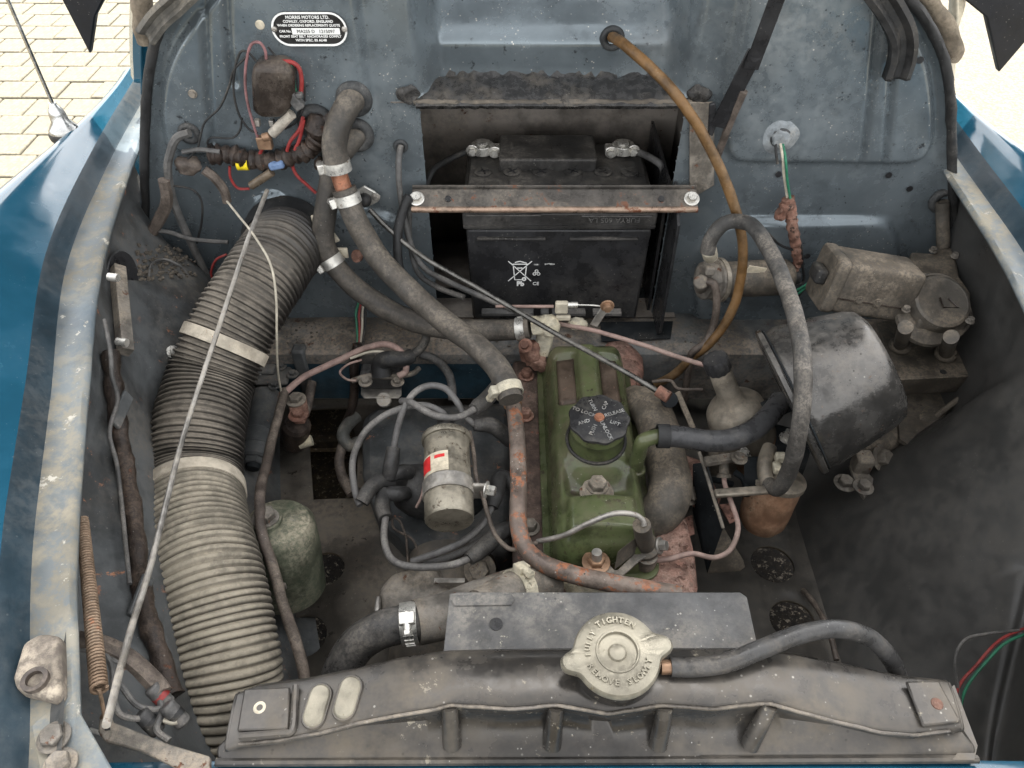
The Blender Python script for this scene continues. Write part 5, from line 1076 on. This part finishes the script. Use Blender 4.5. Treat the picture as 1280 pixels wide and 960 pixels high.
pipe('wire', [(953, 292, 'y', .86), (960, 292, 'y', .86), (975, 306, 'y', .86), (996, 313, 'y', .86), (1001, 305, 'y', .86), (1003, 330, 'y', .858), (1004, 352, 'y', .855), (990, 358, 'y', .85)], .0018, m_rub, 'thin black wire looped round the right cloth loom', 'wire')
for i, l in enumerate(([(992, 372), (1004, 362), (1018, 352)], [(990, 366), (1006, 357), (1020, 346)], [(995, 374), (1008, 360), (1022, 358)])): pipe('wire', [(a, b, 'y', .84) for a, b in l], .0018, (m_greenw, m_greenw, m_rub)[i], ('lower green wire entering the wiper motor', 'upper green wire entering the wiper motor', 'black wire entering the wiper motor')[i], 'wire', seg=8)
# ================================================================ WIPER MOTOR
wm = thing('wiper_motor', 'dust covered grey wiper motor with domed gearbox at the right', 'wiper motor', W(1130, 440, z=.73))
p00, p10 = W(1037, 308, t=.96), W(1140, 325, t=.97); X_ = (p10 - p00).normalized(); Z_ = V((0, .18, 1)); Z_ = (Z_ - X_ * Z_.dot(X_)).normalized(); Y_ = Z_.cross(X_)
cM = W(1080, 354, t=.96)
sec = []
for a_ in [R(k * 360 / 32) for k in range(32)]:
    c_, s_ = math.cos(a_), math.sin(a_); e_ = .22
    sec.append(Y_ * math.copysign(abs(c_) ** e_, c_) * .031 + Z_ * math.copysign(abs(s_) ** e_, s_) * .034)
def superbody(h0, h1, k=1, rnd=.004):
    mb = MB(); st_ = [(h0, .93), (h0 + rnd * .4, .98), (h0 + rnd, 1), (h1 - rnd, 1), (h1 - rnd * .4, .98), (h1, .93)]
    vs = [cM + X_ * h + q * f * k for h, f in st_ for q in sec]; n = 32; fs = [(i * n + j, i * n + (j + 1) % n, (i + 1) * n + (j + 1) % n, (i + 1) * n + j) for i in range(5) for j in range(n)] + [tuple(reversed(range(n))), tuple(range(5 * n, 6 * n))]
    return mb.add(vs, fs)
obj('motor_casing', superbody(-.042, .056), m_motor, wm); obj('end_cover', superbody(-.056, -.040, 1.05), m_motor, wm); obj('cable_plug', MB().box(cM - X_ * .062 + Z_ * .004, (.014, .03, .02), (X_, Y_, Z_)), m_rub, wm, bevel=.004)
for px, py in ((1066, 370), (1089, 375)):
    c = W(px, py, t=.965); bolt(wm, cM + X_ * ((px - 1080) / 950) - Y_ * .0305 - Z_ * .010, -Y_, .0045, .003, m_motor, 1.3, 'screw')
obj('seam', MB().box(cM - Y_ * .0312 - Z_ * .012, (.09, .0016, .002), (X_, Y_, Z_)), m_baked, wm)
gN = V((.03, -.48, .87)).normalized()
gc_ = W(1179, 376, z=.860)
obj('gear_body', MB().prism([W(a, b, z=.845) for a, b in ((1139, 314), (1168, 316), (1176, 306), (1188, 306), (1195, 317), (1200, 345), (1214, 365), (1212, 400), (1150, 400), (1136, 370))], V((0, 0, -.03))), m_motor, wm, bevel=.004, bseg=3)
obj('gear_flange', MB().lathe(gc_ - gN * .024 + V((-.004, -.004, 0)), gN, [(.036, -.016), (.041, -.013), (.041, -.004), (.048, -.003), (.0495, 0), (.048, .004), (.038, .005)], 48, rmul=lambda t, r, h: 1 + .06 * math.cos(3 * t + .6) * sm(.04, .048, r)), m_motor, wm)
obj('gear_dome', MB().lathe(gc_ - gN * .02, gN, [(.0355, 0), (.036, .014), (.0345, .019), (.031, .0205), (.029, .0195), (0, .0195)], 40), m_motor, wm)
obj('dome_arrow', MB().tube([gc_ + gN * .003 + V((-.004, .004, 0)), gc_ + gN * .003 + V((-.004, -.010, -.004)), gc_ + gN * .003 + V((.014, -.010, -.004)), gc_ + gN * .003 + V((.006, .003, .0))], .0012, 6), m_baked, wm)
obj('dome_lead', MB().tube(spline(PTS([(1143, 352, .858), (1155, 345, .864), (1175, 344, .868), (1190, 350, .868), (1194, 360, .864)]), 6), .0026, 8), m_motor, wm)
for a, b in (((1132, 409), (1125, 432)), ((1189, 421), (1182, 442))):
    p, q = W(*a, z=.868), W(*b, z=.776); obj('mounting_leg', MB().cyl(q, p, .0085, 18), m_motor, wm); obj('rubber_foot', MB().lathe(q - UP * .004, UP, [(.013, 0), (.014, .003), (.014, .006), (.011, .010), (0, .010)], 22), m_motor, wm)
obj('drive_tube', MB().cyl(W(1179, 308, z=.845), W(1178, 252, y=.89), .0085, 18), m_motor, wm)
for px, py in ((1166, 314), (1193, 321), (1132, 388), (1212, 402)): bolt(wm, W(px, py, z=.848), UP, .0045, .005, m_brack, 1.2, 'screw')
mp = solo('motor_bracket', MB().prism([W(a, b, z=.766) for a, b in ((1096, 402), (1150, 395), (1196, 400), (1221, 467), (1190, 469), (1118, 472))], V((0, 0, -.004))).prism([W(a, b, z=.765) for a, b in ((1118, 472), (1190, 469), (1221, 467), (1218, 470), (1122, 475))], V((0, .006, -.035))), m_motor, 'triangular dusty bracket plate carrying the wiper motor', 'bracket', bevel=.001)
obj('bracket_hole', MB().lathe(W(1179, 465, z=.7665), UP, [(.0042, 0), (.0042, .0006), (0, .0006)], 14), m_black, mp)
mb = MB().prism([W(a, b, z=.70) for a, b in ((1118, 474), (1215, 470), (1200, 500), (1140, 560), (1125, 548))], V((0, 0, -.006))); obj('wheel_arch_flange', mb, m_floor, car)
obj('wheel_arch_seam', MB().tube(spline(PTS([(1140, 562, .66), (1160, 530, .69), (1190, 505, .72), (1213, 490, .74)]), 6), .004, 8), m_floor, car)
if 0: obj('oval_opening', MB().lathe(V((.570, .66, .87)), V((-1, .15, 0)), [(.040, 0), (.040, .002), (0, .002)], 30, rmul=lambda t, r, h: 1), m_black, car)
# lever arm damper at right
da = thing('damper_arm', 'dirty damper arm with bolted clevis under the air filter', 'damper', W(1085, 610, z=.62))
obj('arm', MB().tube(spline(PTS([(1070, 560, .675), (1100, 553, .675), (1140, 538, .68), (1165, 525, .685)]), 5), .019, 20, rf=lambda f, i: .8 + .3 * f), m_motor, da)
obj('clevis', MB().box(W(1078, 578, z=.685), (.022, .022, .028)), m_brack, da, bevel=.004); obj('clevis_plate', MB().prism([W(a, b, z=.675) for a, b in ((1062, 580), (1085, 590), (1092, 598), (1090, 612), (1081, 622), (1072, 610))], V((0, 0, -.006))), m_brack, da, bevel=.001)
bolt(da, W(1079, 609, z=.677), UP, .008, .008, m_brack); bolt(da, W(1056, 604, z=.665), UP, .009, .008, m_brack); bolt(da, W(1100, 572, z=.677), V((.5, -.5, .6)), .011, .012, m_brack)
# ================================================================ RADIATOR
rd = thing('radiator', 'grey painted radiator top tank with pressed ribs at the front', 'radiator', (.062, .22, .55))
B_ = [(296, 866), (320, 856), (380, 848), (440, 836), (500, 822), (560, 813), (650, 811), (750, 810), (850, 810), (940, 810), (1000, 818), (1070, 832), (1130, 845), (1183, 850)]
F_ = [(283, 936), (300, 930), (345, 926), (400, 916), (455, 902), (540, 887), (562, 881), (640, 886), (695, 881), (760, 892), (830, 881), (890, 886), (962, 879), (1040, 901), (1100, 915), (1140, 919), (1202, 911)]
def zt_(px): return .918 - .022 * sm(520, 330, px) - .022 * sm(980, 1150, px)
def interp(T, k): return tab(T, k)
rows = []
for i in range(121):
    f = i / 120; pxb = lerp(298, 1183, f); pxf = lerp(284, 1202, f)
    zz = zt_(lerp(pxb, pxf, .5)); bk = W(pxb, interp(B_, pxb), z=zz); fr = W(pxf, interp(F_, pxf), z=zz)
    rib = 0
    pxl = lerp(276, 1214, f); low = W(pxl, 934 - 2 * f, z=.884); low2 = W(pxl, 948 - 4 * f, z=.881)
    low = low + V((0, -.004 * rib, 0)); mid = fr.lerp(low, .5) + V((0, .0075 - .016 * rib, -.004 + .010 * rib))
    rows.append([bk + V((0, .004, -.07)), bk + V((0, .003, -.006)), bk + V((0, -.002, 0)), bk.lerp(fr, .35) + UP * .002, bk.lerp(fr, .7) + UP * .002, fr + V((0, .003, .0015)), fr, fr + V((0, -.001, -.004)), mid, low, low + V((0, -.003, -.001)), low2, low2 + V((0, 0, -.012))])
tk = obj('top_tank', MB().grid(rows), m_rad, rd, sharp=55)
obj('edge_bead', MB().tube([r[6] + V((0, -.0004, .0004)) for r in rows[2:-2]], .0013, 8).lump(.0005, 80), M('worn_bead', (.11, .10, .09), .3, .5, .5, (.22, .185, .14), 20, .4, .2), rd)
for l in ([(562, 883), (563, 905), (565, 932)], [(695, 884), (693, 906), (690, 932)], [(831, 884), (828, 906), (822, 932)], [(962, 882), (950, 906), (936, 932)]):
    P = [W(l[0][0], l[0][1], z=.9165), W(l[1][0], l[1][1], z=.9035), W(l[2][0], l[2][1], z=.8865)]
    obj('pressed_rib', MB().tube(spline(P, 6), .0062, 14, rf=lambda f, i: .9 + .2 * f), m_rad, rd)
for e, s_ in ((0, -1), (-1, 1)):
    r = rows[e]; obj('side_cheek', MB().add([p + V((s_ * .001, 0, 0)) for p in r] + [p + V((s_ * .001, 0, 0)) + V((0, 0, 0)) for p in ()], [tuple(range(len(r)))]), m_rad, rd, solid=.002)
obj('core', MB().box((.062, .235, .69), (.46, .04, .32)), m_dark, rd)
def top(px, py): return W(px, py, z=zt_(px) + .0025)
obj('end_pad', MB().prism([top(a, b) for a, b in ((306, 863), (364, 860), (361, 913), (297, 916))], V((0, 0, .003))), m_rad, rd, bevel=.002)
obj('pad_rim', MB().tube(spline([top(a, b) + UP * .001 for a, b in ((300, 921), (350, 917), (366, 913), (369, 880), (370, 858))], 5), .0026, 8), m_rad, rd)
c = top(326, 887) + UP * .003; obj('rivet', MB().torus(c, UP, .0034, .0014, 18, 8), m_cream, rd)
obj('end_pad', MB().prism([top(a, b) for a, b in ((1130, 853), (1172, 853), (1200, 905), (1152, 910))], V((0, 0, .003))), m_rad, rd, bevel=.002)
c = top(1169, 882) + UP * .003; obj('rivet', MB().lathe(c, UP, [(.0045, 0), (.004, .001), (0, .001)], 18), m_rust, rd)
for px, py in ((397, 884), (435, 874)):
    c = top(px, py) - UP * .0; d_ = (top(px + 7, py - 24) - top(px - 7, py + 24)); l2 = d_.length / 2 - .006; d_.normalize(); n2 = UP.cross(d_)
    P = []
    for s_, a0 in ((1, -90), (-1, 90)):
        for k in range(11):
            a = R(a0 + 18 * k); P.append(c + d_ * (s_ * l2 + .0075 * math.cos(a)) + n2 * .0075 * math.sin(a))
    P = [p + UP * .002 for p in P]
    obj('pressed_lozenge', MB().prism(P, V((0, 0, .0028))), m_cap, rd, bevel=.0015); obj('lozenge_rim', MB().tube(P + [P[0], P[1]], .0016, 6, cap=False), m_rad, rd)
obj('front_lip', MB().tube([W(lerp(270, 1222, i / 20), 953 - 4 * i / 20, z=.879) for i in range(21)], .003, 8), m_rad, rd)
obj('corner_bracket', MB().prism([W(a, b, z=.882) for a, b in ((1190, 858), (1193, 856), (1222, 932), (1218, 950), (1190, 950), (1205, 930))], V((0, 0, -.006))), m_rad, rd)
pl = solo('radiator_plate', MB().prism([W(a, b, z=.872) for a, b in ((562, 742), (572, 740), (925, 740), (934, 746), (947, 806), (940, 812), (554, 816))], V((0, 0, -.003))), m_plate, 'flat dark grey plate with one hole behind the radiator tank', 'plate', bevel=.0008)
obj('plate_hole', MB().lathe(W(620, 780, z=.8725), UP, [(.0055, 0), (.0055, .0004), (0, .0004)], 24), m_black, pl)
obj('raised_panel', MB().prism([W(a, b, z=.8724) for a, b in ((568, 745), (640, 743), (643, 750), (639, 757), (568, 758), (564, 751))], V((0, 0, .0012))), m_plate, pl, bevel=.0008)
# radiator cap
cc = W(768, 830, z=.921)
rc = rd
nC = V((0, -.06, 1)).normalized()
obj('filler_neck', MB().lathe(cc, UP, [(.030, -.004), (.030, .012), (.026, .014), (0, .014)], 40), m_rad, rc)
def ear(t, r, h):
    a_ = (t - .19) % math.pi; a_ = min(a_, math.pi - a_); return 1 + .32 * math.exp(-(a_ / .225) ** 3) * sm(.014, .03, r)
sK = basis(nC)
capo = obj('radiator_cap', MB().lathe(cc + nC * .012, nC, [(.0285, 0), (.0305, .002), (.0308, .006), (.0295, .009), (.0272, .0102), (.0155, .0106), (.0150, .0116), (.0140, .0116), (.0134, .0086), (.0070, .0084), (.0064, .0082), (.0056, .0100), (.0035, .0114), (0, .0118)], 120, up=V((0, 1, 0)), rmul=ear), m_cap, rc, sharp=28); capo['label'] = 'tarnished brass cap with two ears and raised lettering'
ctp = cc + nC * .0226
def ringtext(s_, r_, a0, a1, flip, size):
    for i, ch in enumerate(s_):
        if ch == ' ': continue
        a = R(lerp(a0, a1, i / max(1, len(s_) - 1))); d_ = V((math.cos(a), math.sin(a), 0)); d_ = (d_ - nC * d_.dot(nC)).normalized(); up_ = d_ if not flip else -d_
        obj('raised_letter', text(ch, size, ctp + d_ * r_, up_.cross(nC), up_, .0013, bold=.0002), m_cap, capo)
ringtext('TIGHTEN', .0226, 122, 58, False, .0058); ringtext('REMOVE SLOWLY', .0222, 208, 342, True, .0058); ringtext('FULLY', .0208, 186, 142, False, .0050)
for a0, a1 in ((132, 145), (48, 36)):
    obj('raised_arrow', MB().tube([ctp + V((math.cos(R(lerp(a0, a1, k / 5))), math.sin(R(lerp(a0, a1, k / 5))), 0)) * .0226 for k in range(6)], .0006, 6), m_cap, capo)
oh = thing('overflow_hose', 'black rubber overflow hose curving from the radiator cap to the right', 'hose', W(1100, 830, z=.86))
P = spline(PTS([(838, 834, .925), (870, 834, .925), (910, 828, .928), (950, 812, .930), (1000, 793, .930), (1045, 786, .925), (1085, 796, .91), (1112, 822, .89), (1124, 850, .865), (1128, 880, .84)]), 8)
obj('rubber_hose', MB().tube(P, .0068, 18), M('overflow_rubber', (.040, .039, .038), .32, 0, .3, (.16, .14, .115), 40, .25, .2), oh); obj('copper_stub', MB().cyl(W(826, 834, z=.925), W(842, 834, z=.925), .0052, 14), m_brass, oh)
pipe('brake_pipe', [(1004, 738, .56), (1018, 755, .58), (1035, 785, .60), (1046, 825, .60)], .0034, m_dirtp, 'thin pipe rising from the floor right of the radiator', 'pipe')
# wires at far right
for i, (l, m_, lb_) in enumerate((([(1205, 905), (1198, 860), (1194, 825), (1206, 800), (1235, 792), (1285, 787)], m_grayc, 'grey wire loop in the dark right front corner'), ([(1190, 910), (1198, 860), (1220, 832), (1250, 800), (1290, 782)], m_red, 'red wire in the dark right front corner'), ([(1196, 912), (1207, 862), (1235, 825), (1258, 803), (1290, 790)], m_greenw, 'green wire in the dark right front corner'))):
    pipe('wire', [W(a, b, t=.74) for a, b in l], .0015, m_, lb_, 'wire', 'wires in the right front corner', seg=8)
# ================================================================ ANTENNA, SEALS
an = thing('antenna', 'chrome car aerial on a domed base on the left wing', 'aerial', V((-.584, .935, .972)))
c = V((-.584, .935, .984))
obj('antenna_base', MB().lathe(c, UP, [(.0185, -.006), (.0185, .001), (.017, .004), (.0110, .012), (.0100, .022), (.0085, .028), (.0055, .032), (.004, .036), (0, .036)], 30), m_chrome, an); obj('rubber_skirt', MB().lathe(c, UP, [(.020, -.010), (.0205, -.004), (.019, -.001), (0, -.001)], 30), m_rub, an)
obj('whip', MB().cyl(c + UP * .03, c + V((-.002, .01, .42)), .0024, 10, .0018), m_chrome, an)
def seal(pts, name, label, w, m, y):
    P = spline(PTS(pts, y=y), 8); rows = []
    for i, p in enumerate(P):
        d = (P[min(i + 1, len(P) - 1)] - P[max(i - 1, 0)]).normalized(); s_ = d.cross(FR).normalized()
        rows.append([p + s_ * w * a_ + FR * b_ for a_, b_ in ((-.5, -.004), (-.5, .008), (-.32, .010), (-.12, .003), (.12, .003), (.32, .010), (.5, .008), (.5, -.004))])
    return solo(name, MB().grid(rows), m, label, 'seal', bevel=0, solid=.0015)
seal([(1085, -25), (1108, 5), (1126, 40), (1127, 70), (1119, 97)], 'rubber_seal', 'loose black rubber channel hanging at the top right of the bulkhead', .027, m_rub, .868)
seal([(250, -25), (222, 2), (200, 22), (184, 44)], 'rubber_seal', 'grey weathered rubber seal at the top left bulkhead edge', .022, M('weathered_rubber', (.10, .095, .085), .7, 0, .5, (.25, .215, .165), 40), .868)
for l, lb_, r_ in (([(176, -20), (178, 15), (181, 45), (183, 54)], 'tan crusted trim at the left end of the scuttle', .013), ([(1150, -15), (1172, 15), (1186, 40), (1194, 66), (1190, 75)], 'tan crusted trim at the right end of the scuttle', .011)):
    P = spline(PTS(l, y=.905), 8); solo('crusted_trim', MB().tube(P, r_ * .8, 14).lump(.003, 60), M('crusted_foam', (.17, .14, .105), .9, 0, .5, (.22, .185, .135), sc=50, bump=.6, chips=.2, ccol=(.12, .10, .075)), lb_, 'trim')
for T_, s_ in ((EL, 1), (ER, -1)):
    P = spline([V((a + s_ * .004, YF - .010, b)) for a, b in T_ if b > .80], 6); obj('edge_lip', MB().tube(P, .006, 10).lump(.0012, 60), m_rub, car)
